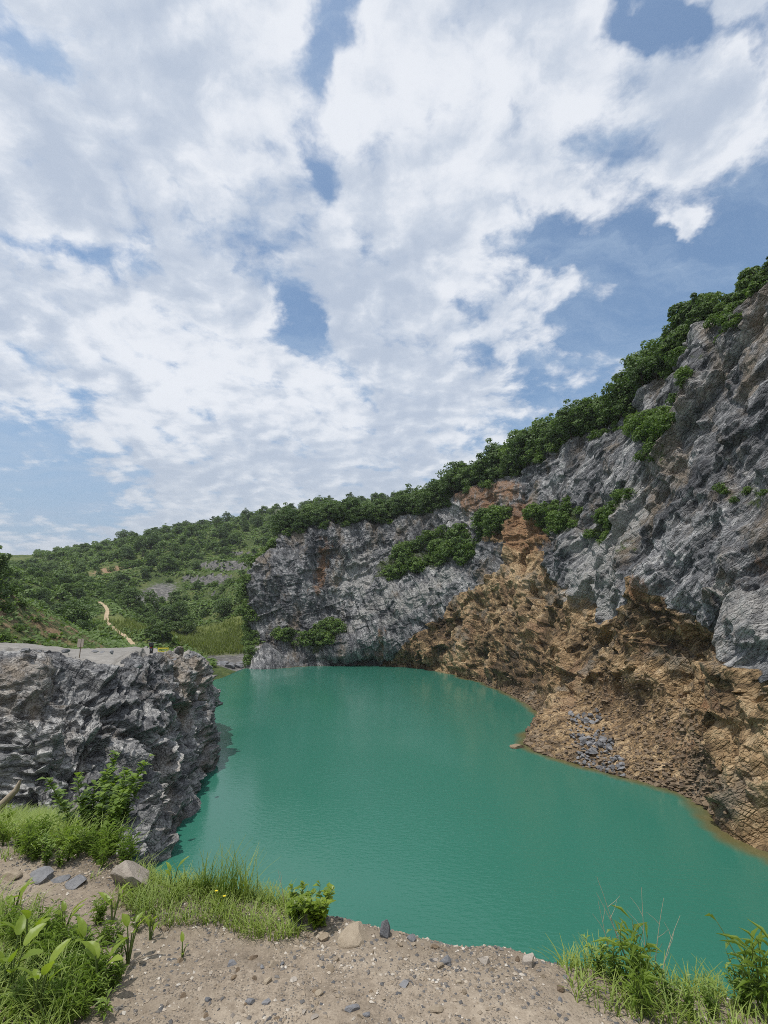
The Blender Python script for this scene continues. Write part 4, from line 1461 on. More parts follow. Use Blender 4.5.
# named stones on the near bank: (pixel foot, radius in m, seed, material, squash, label)
def bank_ray(px, py):
    d = ray(px, py)
    t = np.linspace(1.2, 14, 2600)
    q = np.array([0, 0, CAM_Z]) + d * t[:, None]
    z = bank_z(q[:, 0], q[:, 1])
    k = np.argmax(z > q[:, 2])
    return q[k]


BIG = [
    (132, 886, 0.125, 31, M_ST_PALE, (1.25, 0.75, 1.0), 'large pale angular rock leaning at the top of the bank, below the leafy shrub'),
    (42, 878, 0.075, 32, M_ST_GREY, (1.25, 0.8, 0.72), 'blue grey rock at the back edge of the bank, leftmost of the grey pair'),
    (76, 885, 0.062, 33, M_ST_GREY, (1.2, 0.8, 0.7), 'grey rock with a pale face, between the blue grey rock and the large pale rock'),
    (60, 880, 0.042, 42, M_ST_GREY, (1.3, 0.8, 0.5), 'low flat grey rock tucked against the blue grey rock'),
    (10, 878, 0.055, 43, M_ST_TAN, (1.3, 0.8, 0.6), 'tan rock half sunk at the left edge of the bank'),
    (355, 938, 0.075, 34, M_ST_TAN, (1.25, 0.9, 0.60), 'rounded tan boulder on the lip of the bank above the water'),
    (384, 936, 0.050, 35, M_ST_GREY, (0.75, 0.6, 1.25), 'dark pointed stone standing upright on the lip of the bank'),
    (411, 940, 0.024, 36, M_ST_GREY, (1.2, 0.8, 0.8), 'small dark stone on the lip to the right of the upright stone'),
    (445, 962, 0.034, 37, M_ST_GREY, (0.9, 0.8, 0.9), 'blue grey stone with a tan side near the lip'),
    (486, 962, 0.030, 38, M_ST_PALE, (1.4, 0.9, 0.7), 'flat pale stone at the lip of the bank, left of the white stone'),
    (528, 964, 0.042, 39, M_ST_PALE, (1.1, 0.8, 0.85), 'whitish angular stone at the lip beside the right hand weeds'),
    (295, 925, 0.050, 40, M_ST_GREY, (1.1, 0.8, 0.7), 'weathered grey stone under the yellow green shrub'),
    (324, 940, 0.032, 41, M_ST_TAN, (1.2, 0.9, 0.7), 'tan stone lying in front of the yellow green shrub'),
    (402, 985, 0.030, 44, M_ST_GREY, (1.6, 1.0, 0.35), 'flat bluish slab of slate bedded in the bare soil'),
    (435, 1010, 0.030, 45, M_ST_TAN, (1.2, 0.9, 0.5), 'rounded brown stone bedded in the soil near the bottom'),
    (352, 1010, 0.026, 46, M_ST_GREY, (1.3, 0.9, 0.5), 'grey stone bedded in the soil below the slate slab'),
    (268, 1002, 0.026, 47, M_ST_GREY, (1.2, 1.0, 0.5), 'dark grey stone in the soil at the lower middle'),
    (120, 905, 0.050, 48, M_ST_TAN, (1.5, 0.9, 0.45), 'flat tan stone below the large pale rock'),
]
for i, (px, py, s_, seed, mt, sq, lab) in enumerate(BIG):
    h = bank_ray(px, py)
    put_stone(boulder('stone', seed, 9, mt, sq, 4), (h[0], h[1], bz(h[0], h[1]) - s_ * 0.28), s_, (0, rnd.uniform(-.15, .15), rnd.uniform(-0.6, 0.6)), lab, 'rock' if s_ > 0.07 else 'stone')
M_ST_DARK = stone_mat('slate_block', (0.03, 0.032, 0.038), (0.24, 0.24, 0.25), 1.2)
SMALL = [boulder('stone', 60 + k, 7, mt, (1.2, 0.9, 0.65), 2, 0.08) for k, mt in enumerate([M_ST_GREY, M_ST_TAN, M_ST_PALE, M_ST_TAN, M_ST_BROWN, M_ST_TAN])]
SNAME = ['grey', 'tan', 'pale', 'rounded tan', 'brown', 'light tan']
for k in range(110):
    px, py = rnd.uniform(60, 640), rnd.uniform(890, 1020)
    h = bank_ray(px, py)
    if h[1] - np.interp(h[0], EX, EY) > 0.05 or h[1] > 3.9:
        continue
    if px < 150 and py > 905:
        continue
    i = rnd.randrange(6)
    s_ = rnd.choice([0.009, 0.011, 0.013, 0.016, 0.021])
    where = 'among the grass roots' if px < 330 and py < 945 else ('on the bare soil in front' if py > 960 else 'along the lip of the bank')
    put_stone(SMALL[i], (h[0], h[1], bz(h[0], h[1]) - s_ * 0.2), s_, (rnd.uniform(-.3, .3), rnd.uniform(-.3, .3), rnd.uniform(0, 6.28)),
              f'small {SNAME[i]} stone lying {where}', 'stone', f'small {SNAME[i]} stones {where}')


def gravel():
    """loose chips on the bank, far too many to count"""
    r = rng_(501)
    n = 90000
    Y = r.uniform(1.9, 4.3, n); X = r.uniform(-1, 1, n) * (0.85 * Y + 0.4)
    e = np.interp(X, EX, EY)
    patch = fbm(np.stack([X, Y, 0 * X], -1) / 0.45, 3, 511)
    keep = (Y < e + 0.12) & (r.uniform(0, 1, n) < np.clip(0.30 + 1.3 * patch + 0.55 * sm(Y - e, -0.5, 0.0), 0.08, 1))
    X, Y = X[keep], Y[keep]
    n = len(X)
    s = 0.0022 + 0.0085 * r.uniform(0, 1, n) ** 3.2
    base = unit(np.array([[1, 0, 0], [-1, 0, 0], [0, 1, 0], [0, -1, 0], [0, 0, 1], [0, 0, -1.0]]))
    tri = np.array([[0, 2, 4], [2, 1, 4], [1, 3, 4], [3, 0, 4], [2, 0, 5], [1, 2, 5], [3, 1, 5], [0, 3, 5]])
    a = r.uniform(0, 2 * np.pi, n)
    V = base[None] * (1 + r.uniform(-.35, .35, (n, 6, 1))) + r.normal(0, .12, (n, 6, 3))
    V = V * (s[:, None, None] * np.stack([r.uniform(.8, 1.6, n), r.uniform(.7, 1.2, n), r.uniform(.4, .8, n)], -1)[:, None])
    ca, sa = np.cos(a)[:, None], np.sin(a)[:, None]
    V = np.stack([V[..., 0] * ca - V[..., 1] * sa, V[..., 0] * sa + V[..., 1] * ca, V[..., 2]], -1)
    V += np.stack([X, Y, bank_z(X, Y) + s * 0.15], -1)[:, None]
    F = (np.arange(n)[:, None, None] * 6 + tri[None]).reshape(-1, 3)
    me = mesh_np('gravel', V.reshape(-1, 3), F, M_GRAVEL)
    fattr(me, 'tone', np.repeat(r.uniform(0, 1, n), 6))
    link('gravel', me, kind='stuff', label='loose gravel chips on the bare soil')


gravel()

# slide of grey blocks on the talus across the lake
RUB = [boulder('rubble_rock', 80 + k, 16, M_ST_DARK, (1.35, 0.85, 0.65), 2, 0.10) for k in range(6)]


def wall_ray(px, py):
    """where the sight line through (px, py) meets the quarry wall"""
    d = unit(ray(px, py)[None])[0]
    q = WALL.reshape(-1, 3) - np.array([0, 0, CAM_Z])
    al = q @ d
    off = np.linalg.norm(q - al[:, None] * d, axis=1)
    ok = np.where((off < 0.22) & (al > 3))[0]
    if len(ok) == 0:
        ok = np.array([np.argmin(np.where(al > 3, off, 99))])
    return WALL.reshape(-1, 3)[ok[np.argmin(al[ok])]]


RUBB = [boulder('rubble_rock', 125 + k, 14, M_ST_BROWN, (1.35, 0.85, 0.65), 2, 0.10) for k in range(3)]
PILE = [(566, 708, 600, 726, 40, 0.8, 'upper cluster of the grey rock slide'), (572, 726, 606, 745, 90, 0.5, 'middle of the grey rock slide'),
        (582, 736, 614, 754, 44, 0.9, 'middle of the grey rock slide'), (574, 750, 614, 770, 90, 0.55, 'lower part of the grey rock slide'), (602, 755, 624, 774, 30, 0.65, 'right foot of the grey rock slide')]
for x0, y0, x1, y1, n, sc_, where in PILE:
    for k in range(n):
        px, py = rnd.uniform(x0, x1), rnd.uniform(y0, y1)
        p = wall_ray(px, py)
        s_ = rnd.uniform(0.16, 0.5) * sc_
        dusty = rnd.random() < 0.22
        put_stone(rnd.choice(RUBB) if dusty else RUB[rnd.randrange(6)], (p[0] - 0.1, p[1], p[2] + 0.02), s_, (rnd.uniform(-.5, .5), rnd.uniform(-.5, .5), rnd.uniform(0, 6.28)),
                  f'{"brown dusty" if dusty else ("large blue grey" if s_ > 0.34 * sc_ else "small blue grey")} angular rock in the {where}', 'rock', f'rocks in the {where}', 'rubble_rock')
BR = [boulder('shore_rock', 95 + k, 8, M_ST_BROWN, (1.3, 0.9, 0.65), 3, 0.07) for k in range(4)]
BR2 = [boulder('shore_rock', 105 + k, 9, M_ST_GREY, (1.7, 1.0, 0.42), 3, 0.08) for k in range(3)]
for k, (px, py, s_, lab) in enumerate([(517, 747, 0.55, 'pale brown rock just off the tip of the small point, in the water'), (533, 741, 0.45, 'brown rock at the tip of the small point'),
                                      (543, 728, 0.5, 'brown rock on the upper side of the small point'), (556, 745, 0.55, 'brown rock behind the tip of the small point')]):
    p = W(px, py, 0.05)
    put_stone(BR[k], (p[0], p[1], -0.1), s_, (0, 0, rnd.uniform(0, 6)), lab, 'rock', None, 'shore_rock')
for k in range(60):
    t_ = rnd.random()
    u = rnd.uniform(4.6, 9.8)
    p = wall_pt(u, rnd.uniform(0.98, 1.25))
    put_stone(BR[rnd.randrange(4)], (p[0], p[1], max(p[2], 0) - 0.05), rnd.uniform(0.15, 0.38), (rnd.uniform(-.3, .3), 0, rnd.uniform(0, 6)), 'small brown rock along the waterline of the brown face', 'rock', 'small rocks along the waterline', 'shore_rock')

for k in range(46):
    px = rnd.uniform(206, 306); f = (px - 206) / 100
    py = 668 - 3 * rnd.random() - (2 + 7 * f) * rnd.random()
    h = hill_ray(px, py)
    if h[1] > 135 or h[1] < 95:
        h = W(px, 667, 0.3)
    put_stone(BR2[rnd.randrange(3)], (h[0], h[1], max(on_hill(h[0], h[1]), 0) - 0.2), rnd.uniform(0.5, 1.5), (rnd.uniform(-.2, .2), rnd.uniform(-.2, .2), rnd.uniform(0, 6)),
              f'low grey rock on the far shore ledge, {"at its left end" if f < .35 else ("in its middle" if f < .7 else "under the far face")}', 'rock', 'rocks on the far shore ledge', 'shore_rock')


def talus():
    """small broken rock on the aprons at the foot of the wall"""
    r = rng_(77)
    cu = r.uniform(4.2, 9.7, 9000); cv = 0.95 + 1.7 * r.uniform(0, 1, 9000) ** 1.6
    ok = (patch_mask(cu, cv, [[(6.5, 0.8), (7.1, 2.5), (8.4, 2.6), (9.8, 1.8), (9.4, 0.8)], [(4.2, 0.8), (5.2, 1.7), (6.2, 2.0), (6.4, 0.8)]], 0.05) > 0.5)
    cu, cv = cu[ok], cv[ok]
    P = np.array([wall_pt(a, b) for a, b in zip(cu, cv)])
    n = len(P)
    s = 0.05 + 0.16 * r.uniform(0, 1, n) ** 3
    base = np.array([[1, 0, 0], [-1, 0, 0], [0, 1, 0], [0, -1, 0], [0, 0, 1], [0, 0, -1.0]])
    tri = np.array([[0, 2, 4], [2, 1, 4], [1, 3, 4], [3, 0, 4], [2, 0, 5], [1, 2, 5], [3, 1, 5], [0, 3, 5]])
    V = (base[None] * (1 + r.uniform(-.4, .4, (n, 6, 1))) + r.normal(0, .2, (n, 6, 3))) * (s[:, None, None] * np.stack([r.uniform(.9, 1.5, n), r.uniform(.7, 1.3, n), r.uniform(.5, .9, n)], -1)[:, None])
    V += P[:, None] + r.normal(0, 0.06, (n, 1, 3))
    F = (np.arange(n)[:, None, None] * 6 + tri[None]).reshape(-1, 3)
    me = mesh_np('talus_rubble', V.reshape(-1, 3), F, M_ST_BROWN)
    fattr(me, 'tone', np.repeat(r.uniform(0, 1, n), 6))
    link('talus_rubble', me, kind='stuff', label='small broken brown rock on the apron at the foot of the wall')


talus()


# ---------------------------------------------------------------- near plants
def leaf_blade(L, Wd, bend, r, fold=0.25, mat=M_BROAD, name='leaf'):
    """a broad leaf along +x, creased at the midrib and arching down"""
    nx, V, F = 9, [], []
    for i in range(nx):
        t = i / (nx - 1)
        wv = Wd * 0.5 * (math.sin(math.pi * min(1, t * 0.93 + 0.06)) ** 0.75) * (1 - 0.25 * t)
        x = L * t * (1 - 0.12 * bend * t)
        z = L * bend * (0.25 * t - 0.75 * t * t)
        wv2 = 1 + 0.10 * math.sin(t * 17 + r.uniform(0, 6))
        for q in (-1, -0.5, 0, 0.5, 1):
            V.append((x, wv * q * wv2, z + abs(q) * wv * fold + 0.012 * L * math.sin(t * 14 + q * 2)))
    for i in range(nx - 1):
        for k in range(4):
            a = i * 5 + k
            F.append((a, a + 1, a + 6, a + 5))
    me = mesh_np(name, V, F, mat, smooth=True)
    fattr(me, 'tone', np.clip(0.35 + 0.5 * np.array([abs(v[1]) / (Wd * 0.5 + 1e-6) for v in V]) * 0.4 + r.uniform(0, .45), 0, 1))
    return me


lr = rng_(321)
LEAVES = [leaf_blade(0.16, 0.085, 0.35, lr), leaf_blade(0.20, 0.075, 0.5, lr), leaf_blade(0.13, 0.085, 0.3, lr, 0.35), leaf_blade(0.24, 0.07, 0.35, lr, 0.4)]


def broad_plant(px, py, n, size, label, tilt=0.9, lean=None):
    size *= 0.82
    h = bank_ray(px, py)
    o = empty('broadleaf_plant', (h[0], h[1], bz(h[0], h[1]) - 0.01), 0, 1, label=label, category='plant')
    stems = []
    for k in range(n):
        a = k * 2.4 + rnd.uniform(-.4, .4)
        el = rnd.uniform(0.55, 1.25) * tilt
        ht = 0.125 * size * rnd.uniform(0.6, 1.9)
        bx, by = 0.035 * size * math.cos(a), 0.035 * size * math.sin(a)
        stems.append(tube([(0, 0, -0.01), (bx * .5, by * .5, ht * .6), (bx, by, ht)], [0.004, 0.0035, 0.0025], 5))
        lf = link('leaf', LEAVES[rnd.randrange(4)], o)
        lf.location = (bx, by, ht)
        lf.rotation_euler = (rnd.uniform(-.35, .35), -el, a)
        s_ = size * rnd.uniform(0.45, 0.85)
        lf.scale = (s_, s_, s_)
    v, f = merge(stems)
    link('stem', mesh_np('stem', v, f, M_STEM, smooth=True), o)
    return o


broad_plant(98, 1000, 5, 1.05, 'broad leaved plant with one big pale folded leaf, beside the bare soil')
broad_plant(128, 965, 6, 0.85, 'broad leaved plant with rounded yellow green leaves at the edge of the gravel')
broad_plant(26, 955, 6, 0.95, 'low clump of rounded lobed leaves at the left, below the grass')
broad_plant(8, 1000, 6, 1.25, 'large yellow green leaved plant at the left edge')
broad_plant(64, 935, 5, 0.75, 'plant with upright narrow yellowish leaves behind the lobed clump')
broad_plant(112, 925, 4, 0.8, 'plant with two pointed yellow leaves at the back of the left patch')
broad_plant(36, 1020, 6, 1.0, 'broad leaved plant at the bottom edge, with dark leaves between')
broad_plant(172, 893, 5, 0.72, 'bright yellow green plant standing right of the large pale rock')
broad_plant(182, 957, 3, 0.42, 'tiny yellow green seedling alone on the gravel')
broad_plant(150, 940, 4, 0.55, 'small leafy plant on the gravel beside the grass strip')
broad_plant(12, 922, 4, 0.8, 'yellow leaved plant among the grass at the left edge')
broad_plant(84, 972, 5, 0.75, 'leafy plant in the middle of the left patch')


def weed_mesh(seed, H, n_st, leaf, dense=26, spread_=0.35, droop=0.4, aspect=3.2):
    """several stems set with lance shaped leaves; returns (stem mesh, foliage mesh)"""
    r = rng_(seed)
    parts, C, N, S, T = [], [], [], [], []
    V, F, tone, off = [], [], [], 0
    for k in range(n_st):
        a = r.uniform(0, 2 * np.pi); ht = H * r.uniform(0.55, 1.1); sp = spread_ * ht * r.uniform(0.3, 1)
        p = np.array([[sp * t ** 1.4 * math.cos(a) + r.normal(0, .004), sp * t ** 1.4 * math.sin(a) + r.normal(0, .004), ht * t - 0.02] for t in np.linspace(0, 1, 7)])
        parts.append(tube(p, np.linspace(0.0035, 0.0012, 7) * (H / 0.3) ** 0.5, 5))
        for q in range(dense):
            t = r.uniform(0.18, 1.0)
            i = min(5, int(t * 6)); f = t * 6 - i
            c = p[i] * (1 - f) + p[i + 1] * f
            b = r.uniform(0, 2 * np.pi)
            d = unit(np.array([math.cos(b), math.sin(b), r.uniform(0.1, 1.1) * (1 - droop * (1 - t))]))
            L = leaf * r.uniform(0.6, 1.25); wv = L / aspect
            sd_ = unit(np.cross(d, [0, 0, 1.0])); up = np.cross(sd_, d)
            e = c + d * L * 0.5
            quad = np.array([c, e + sd_ * wv * .5 + up * L * .08, c + d * L - np.array([0, 0, L * .22]), e - sd_ * wv * .5 + up * L * .08, e - up * L * 0.02])
            V.append(quad); F.append(np.array([[0, 4, 1], [1, 4, 2], [0, 3, 4], [3, 2, 4]]) + off); off += 5
            tone += [np.clip(r.normal(.5, .22) + 0.15 * t, 0, 1)] * 5
    sv, sf = merge(parts)
    me = mesh_np('foliage', np.concatenate(V), np.concatenate(F), M_WEED)
    fattr(me, 'tone', np.array(tone))
    return mesh_np('stem', sv, sf, M_STEM, smooth=True), me


def put_weed(px, py, proto, sc_, label, group=None, name='weed', cat='plant', sink=0.0):
    h = bank_ray(px, py)
    o = empty(name, (h[0], h[1], bz(h[0], h[1]) - sink), rnd.uniform(0, 6.28), sc_, label=label, category=cat, group=group)
    link('stem', proto[0], o); link('foliage', proto[1], o)
    return o


WEEDS = [weed_mesh(700 + k, 0.26, 6, 0.050, 24) for k in range(4)]
GRASSY = [weed_mesh(740 + k, 0.28, 12, 0.11, 9, 0.5, 0.2, 9.0) for k in range(3)]
M_KEEP = M_WEED
M_WEED = M_BROAD
ROUND = weed_mesh(720, 0.20, 18, 0.046, 18, 0.75, 0.1, 1.5)
M_WEED = M_KEEP
BIGL = weed_mesh(724, 0.24, 4, 0.105, 9, 0.45, 0.3, 3.6)
SHRUB = weed_mesh(730, 0.95, 26, 0.075, 110, 0.55, 0.10, 1.4)
put_weed(295, 922, ROUND, 0.85, 'round leaved yellow green shrub on the lip, left clump above the weathered grey stone', None, 'small_shrub', 'shrub')
put_weed(318, 926, ROUND, 0.95, 'round leaved yellow green shrub on the lip beside the tan boulder', None, 'small_shrub', 'shrub')
h = at(92, 866, 4.6)
o = empty('leafy_shrub', (h[0], h[1], bz(h[0], h[1]) - 0.05), 0.4, 0.98, label='dark green leafy shrub rising in front of the slate outcrop', category='shrub')
link('stem', SHRUB[0], o); link('foliage', SHRUB[1], o)
for i, (px, py, sc_, lab) in enumerate([
        (552, 958, 1.05, 'bushy weed at the left end of the right hand clump, beside the whitish stone'), (566, 962, 0.9, 'leafy weed just right of the bushy one at the lip'),
        (598, 975, 0.9, 'upright weed in the middle of the right hand clump'), (615, 985, 1.0, 'tall leafy weed under the dry stalks'),
        (632, 992, 1.05, 'leafy weed at the thickest part of the right hand clump'), (650, 1000, 0.95, 'weed at the right side of the thick clump'),
        (672, 1010, 0.85, 'low weed on the edge towards the right corner'), (745, 1012, 1.15, 'upright leafy weed at the right edge of the picture'),
        (765, 1015, 1.2, 'tall weed cut by the right edge'), (712, 1018, 0.8, 'low weed near the right bottom corner'), (585, 968, 0.7, 'thin weed between the two leafy clumps'),
        (690, 1020, 0.8, 'low grassy weed at the bottom right'), (640, 1015, 0.8, 'weed at the bottom, in front of the thick clump')]):
    put_weed(px, py, WEEDS[i % 4] if i % 4 else GRASSY[i % 3], sc_ * (0.72 if i % 4 else 0.9), lab)
for k in range(84):
    px = rnd.uniform(0, 150); py = rnd.uniform(922, 1022)
    if px > 150 - (py - 900) * 0.25:
        continue
    put_weed(px, py, rnd.choice(WEEDS + [BIGL] + GRASSY * 2), rnd.uniform(0.28, 0.52), f'narrow leaved weed in the lower left patch, {"at the left edge" if px < 40 else ("beside the bare soil" if px > 105 else "in its middle")}{", near the bottom" if py > 985 else ", at its back" if py < 950 else ""}', 'weeds in the lower left patch')
for k in range(44):
    px = rnd.uniform(0, 135); py = rnd.uniform(830, 868)
    put_weed(px, py, rnd.choice(WEEDS + GRASSY * 2), rnd.uniform(0.38, 0.8), f'{"small" if py > 850 else "taller"} weed on the slope below the outcrop, {"at the left edge" if px < 45 else ("left of the leafy shrub" if px < 85 else "at the foot of the leafy shrub")}', 'weeds on the slope below the outcrop')
# dry stalks
for i, (px, py, H, lean, lab) in enumerate([
        (628, 985, 0.42, (-0.10, 0.05), 'long dry stalk leaning left above the right hand weeds'), (634, 986, 0.36, (-0.16, 0.05), 'dry stalk crossing the long one'),
        (648, 990, 0.40, (0.02, 0.02), 'thin upright dry stalk over the right hand weeds'), (655, 990, 0.36, (0.10, 0.0), 'branching dry stalk leaning right'),
        (660, 996, 0.30, (0.20, 0.05), 'low dry stalk arching to the right over the water'), (596, 970, 0.26, (0.0, 0.02), 'short dry stalk among the thin weeds'),
        (575, 960, 0.24, (0.03, 0.02), 'short dry stalk behind the bushy weed'), (285, 915, 0.22, (-0.10, 0.02), 'pale dry stalk leaning over the grass strip'),
        (612, 976, 0.30, (-.05, 0.03), 'dry stalk rising behind the upright weed')]):
    h = bank_ray(px, py)
    p = [(lean[0] * H * t ** 1.5 * 2.2, lean[1] * H * t, H * t) for t in np.linspace(0, 1, 8)]
    parts = [tube(p, np.linspace(0.0022, 0.0007, 8), 5)]
    for q in range(3):
        b = np.array(p[3 + q]); e = b + np.array([rnd.uniform(-.06, .06), rnd.uniform(-.03, .03), rnd.uniform(.04, .08)])
        parts.append(tube([b, (b + e) / 2 + np.array([0.005, 0, 0]), e], [0.0011, 0.0008, 0.0005], 4))
    v, f = merge(parts)
    o = link('dry_stalk', mesh_np('dry_stalk', v, f, M_DRY, smooth=True), None, label=lab, category='stalk')
    o.location = (h[0], h[1], bz(h[0], h[1]) - 0.01)


def grass():
    r = rng_(610)
    GX, GY, GH, GW = [], [], [], []

    def zone(n, fx, fy, H, wd, cond=None):
        X, Y = fx(n), fy(n)
        c = fbm(np.stack([X, Y, 0 * X], -1) / 0.22, 3, 613)
        e = np.interp(X, EX, EY)
        ok = c + r.uniform(-.35, .35, n) > -0.12
        if cond is not None:
            ok &= cond(X, Y, Y - e)
        X, Y, c = X[ok], Y[ok], c[ok]
        GX.append(X); GY.append(Y); GH.append(H * r.uniform(0.45, 1.15, len(X)) * (1 + 0.5 * c)); GW.append(wd * r.uniform(.6, 1.3, len(X)))
    # strip along the lip, left of the middle
    zone(9000, lambda n: r.uniform(-1.50, -0.42, n), lambda n: r.uniform(2.75, 3.6, n), 0.105, 0.0042, lambda X, Y, d: (d > -0.30 - 0.06 * np.sin(X * 9)) & (d < 0.30))
    # patch at lower left
    zone(9000, lambda n: r.uniform(-2.5, -1.22, n), lambda n: r.uniform(2.0, 3.0, n), 0.15, 0.0058, lambda X, Y, d: X / Y < -0.52 - 0.22 * (Y - 2.2) + 0.05 * np.sin(Y * 14))
    # slope towards the outcrop
    zone(30000, lambda n: r.uniform(-6.5, -1.2, n), lambda n: r.uniform(3.5, 8.0, n), 0.20, 0.008, lambda X, Y, d: (X / Y < -0.44) & (d > -0.16))
    zone(5200, lambda n: r.uniform(-3.4, -1.3, n), lambda n: r.uniform(3.0, 3.7, n), 0.09, 0.005, lambda X, Y, d: (d < 0.0) & (fbm(np.stack([X, Y, 0 * X], -1) / 0.5, 2, 617) > 0.05))
    # right clump
    zone(4200, lambda n: r.uniform(0.80, 2.3, n), lambda n: r.uniform(1.9, 2.8, n), 0.12, 0.0055, lambda X, Y, d: (d > -0.22 - 0.25 * (X - 0.8)) & (d < 0.22))
    X, Y, H, Wd = map(np.concatenate, (GX, GY, GH, GW))
    n = len(X)
    V, F, k = blades(X, Y, bank_z(X, Y) - 0.01, H, Wd, r, 0.75, 3)
    tone = np.clip(0.5 + 0.55 * fbm(np.stack([X, Y, 0 * X], -1) / 0.4, 2, 619) + r.normal(0, .2, n), 0, 1)
    link('grass', leaf_mesh('grass', V, F, np.repeat(tone, k), M_GRASS), kind='stuff', label='green grass along the lip and slope of the bank')


grass()
for i, (px, py, H, lab) in enumerate([(228, 898, 0.30, 'tall grass tuft standing above the grass strip'), (243, 900, 0.26, 'second tall grass tuft, right of the highest one'), (205, 893, 0.22, 'tall grass tuft at the left end of the strip')]):
    h = bank_ray(px, py)
    r = rng_(660 + i); n = 60
    V, F, k = blades(r.normal(0, .035, n), r.normal(0, .025, n), np.zeros(n) - .01, r.uniform(.5, 1.1, n) * H, np.full(n, .0042), r, 0.45, 4)
    o = link('grass_tuft', leaf_mesh('grass_tuft', V, F, np.repeat(np.clip(r.normal(.35, .2, n), 0, 1), k), M_GRASS), None, label=lab, category='grass tuft')
    o.location = (h[0], h[1], bz(h[0], h[1]))
# two yellow flowers in the grass strip
M_PETAL = plain('yellow_petal', (0.75, 0.60, 0.03), 0.6, 0.3, 0.1, 40, 0)
for i, (px, py) in enumerate([(215, 912), (223, 918)]):
    h = bank_ray(px, py)
    o = empty('yellow_flower', (h[0], h[1], bz(h[0], h[1])), 0, 1, label=['upper of the two tiny yellow flowers in the grass strip', 'lower of the two tiny yellow flowers in the grass strip'][i], category='flower')
    v, f = tube([(0, 0, -0.01), (0.004, 0, 0.05), (0.002, 0, 0.098)], [0.0013, 0.001, 0.001], 5)
    link('stem', mesh_np('stem', v, f, M_STEM), o)
    V, F = [], []
    for k in range(8):
        a = k * math.pi / 4
        c, s_ = math.cos(a), math.sin(a)
        b = len(V)
        V += [(0.002, 0, 0.1), (c * .005 - s_ * .003, s_ * .005 + c * .003, .102), (c * .009, s_ * .009, .101), (c * .005 + s_ * .003, s_ * .005 - c * .003, .102)]
        F.append((b, b + 1, b + 2, b + 3))
    link('petals', mesh_np('petals', V, F, M_PETAL), o)

# pale dead branch at the left edge, in front of the outcrop
h = at(4, 815, 6.0)
M_WOOD = plain('dead_wood', (0.36, 0.30, 0.23), 0.85, 0.2, 0.3, 8, 0.5, 0.02)
v, f = merge([tube([(-0.7, 0, -0.25), (-0.35, 0, -0.02), (-0.05, 0, 0.10), (0.10, 0, 0.26), (0.13, 0, 0.36)], [0.05, 0.05, 0.045, 0.032, 0.012], 8), tube([(-0.05, 0, 0.1), (0.0, .05, -0.2), (-0.03, .08, -0.6), (-.05, .1, -.9)], [0.03, 0.022, 0.02, 0.016], 6)])
o = link('dead_branch', mesh_np('dead_branch', v, f, M_WOOD, smooth=True), None, label='pale curved dead branch at the left edge before the outcrop', category='branch')
o.location = tuple(h)

# ---------------------------------------------------------------- things on the gravel top of the outcrop
def top_z(x, y):
    q = OUTG[:, int(np.searchsorted(TVo, 3.2)):].reshape(-1, 3)
    d = (q[:, 0] - x) ** 2 + (q[:, 1] - y) ** 2
    i = np.argsort(d)[:6]
    return float(np.max(q[i, 2]))


def box(c, s, rot=0.0):
    x, y, z = np.array(s) / 2.0
    V = np.array([(-x, -y, -z), (x, -y, -z), (x, y, -z), (-x, y, -z), (-x, -y, z), (x, -y, z), (x, y, z), (-x, y, z)])
    b = 0.12 * min(x, y, z)
    ca, sa = math.cos(rot), math.sin(rot)
    V = np.stack([V[:, 0] * ca - V[:, 1] * sa, V[:, 0] * sa + V[:, 1] * ca, V[:, 2]], -1) + np.array(c)
    return V, np.array([(0, 3, 2, 1), (4, 5, 6, 7), (0, 1, 5, 4), (1, 2, 6, 5), (2, 3, 7, 6), (3, 0, 4, 7)])


def wheel(c, R_, wd, n=18, inner=0.0):
    """a tyre in the yz plane"""
    V, F = [], []
    prof = [(R_ - 0.09, -wd * .35), (R_ - 0.03, -wd * .5), (R_, -wd * .2), (R_, wd * .2), (R_ - 0.03, wd * .5), (R_ - 0.09, wd * .35)]
    for k in range(n):
        a = 2 * math.pi * k / n
        for r_, x in prof:
            V.append((c[0] + x, c[1] + r_ * math.cos(a), c[2] + r_ * math.sin(a)))
    m = len(prof)
    for k in range(n):
        for i in range(m):
            F.append((k * m + i, k * m + (i + 1) % m, ((k + 1) % n) * m + (i + 1) % m, ((k + 1) % n) * m + i))
    return np.array(V), np.array(F)


def ray_top(px, py, tmin=24):
    d = ray(px, py)
    t = np.linspace(tmin, 75, 900)
    for tt in t:
        q = np.array([0, 0, CAM_Z]) + d * tt
        if q[2] <= top_z(q[0], q[1]) + 0.02:
            return q
    return q


M_DARK = plain('dark_paint', (0.025, 0.026, 0.03), 0.35, 0.5, 0.2, 10, 0)
M_RUBBER = plain('rubber', (0.02, 0.02, 0.02), 0.9, 0.2, 0.2, 20, 0)
M_STEEL = plain('grey_steel', (0.35, 0.35, 0.36), 0.4, 0.5, 0.15, 12, 0, metal=0.7)
M_PLATE = plain('pale_plate', (0.55, 0.57, 0.6), 0.5, 0.5, 0.05, 12, 0)
M_RED = plain('red_lens', (0.35, 0.02, 0.015), 0.25, 0.5, 0.1, 12, 0)
M_YEL = plain('yellow_paint', (0.62, 0.55, 0.06), 0.5, 0.4, 0.15, 6, 0)
M_BOARD = plain('weathered_board', (0.33, 0.29, 0.24), 0.85, 0.2, 0.3, 5, 0.3)
M_POST = plain('post_wood', (0.20, 0.16, 0.12), 0.9, 0.2, 0.3, 8, 0.3)

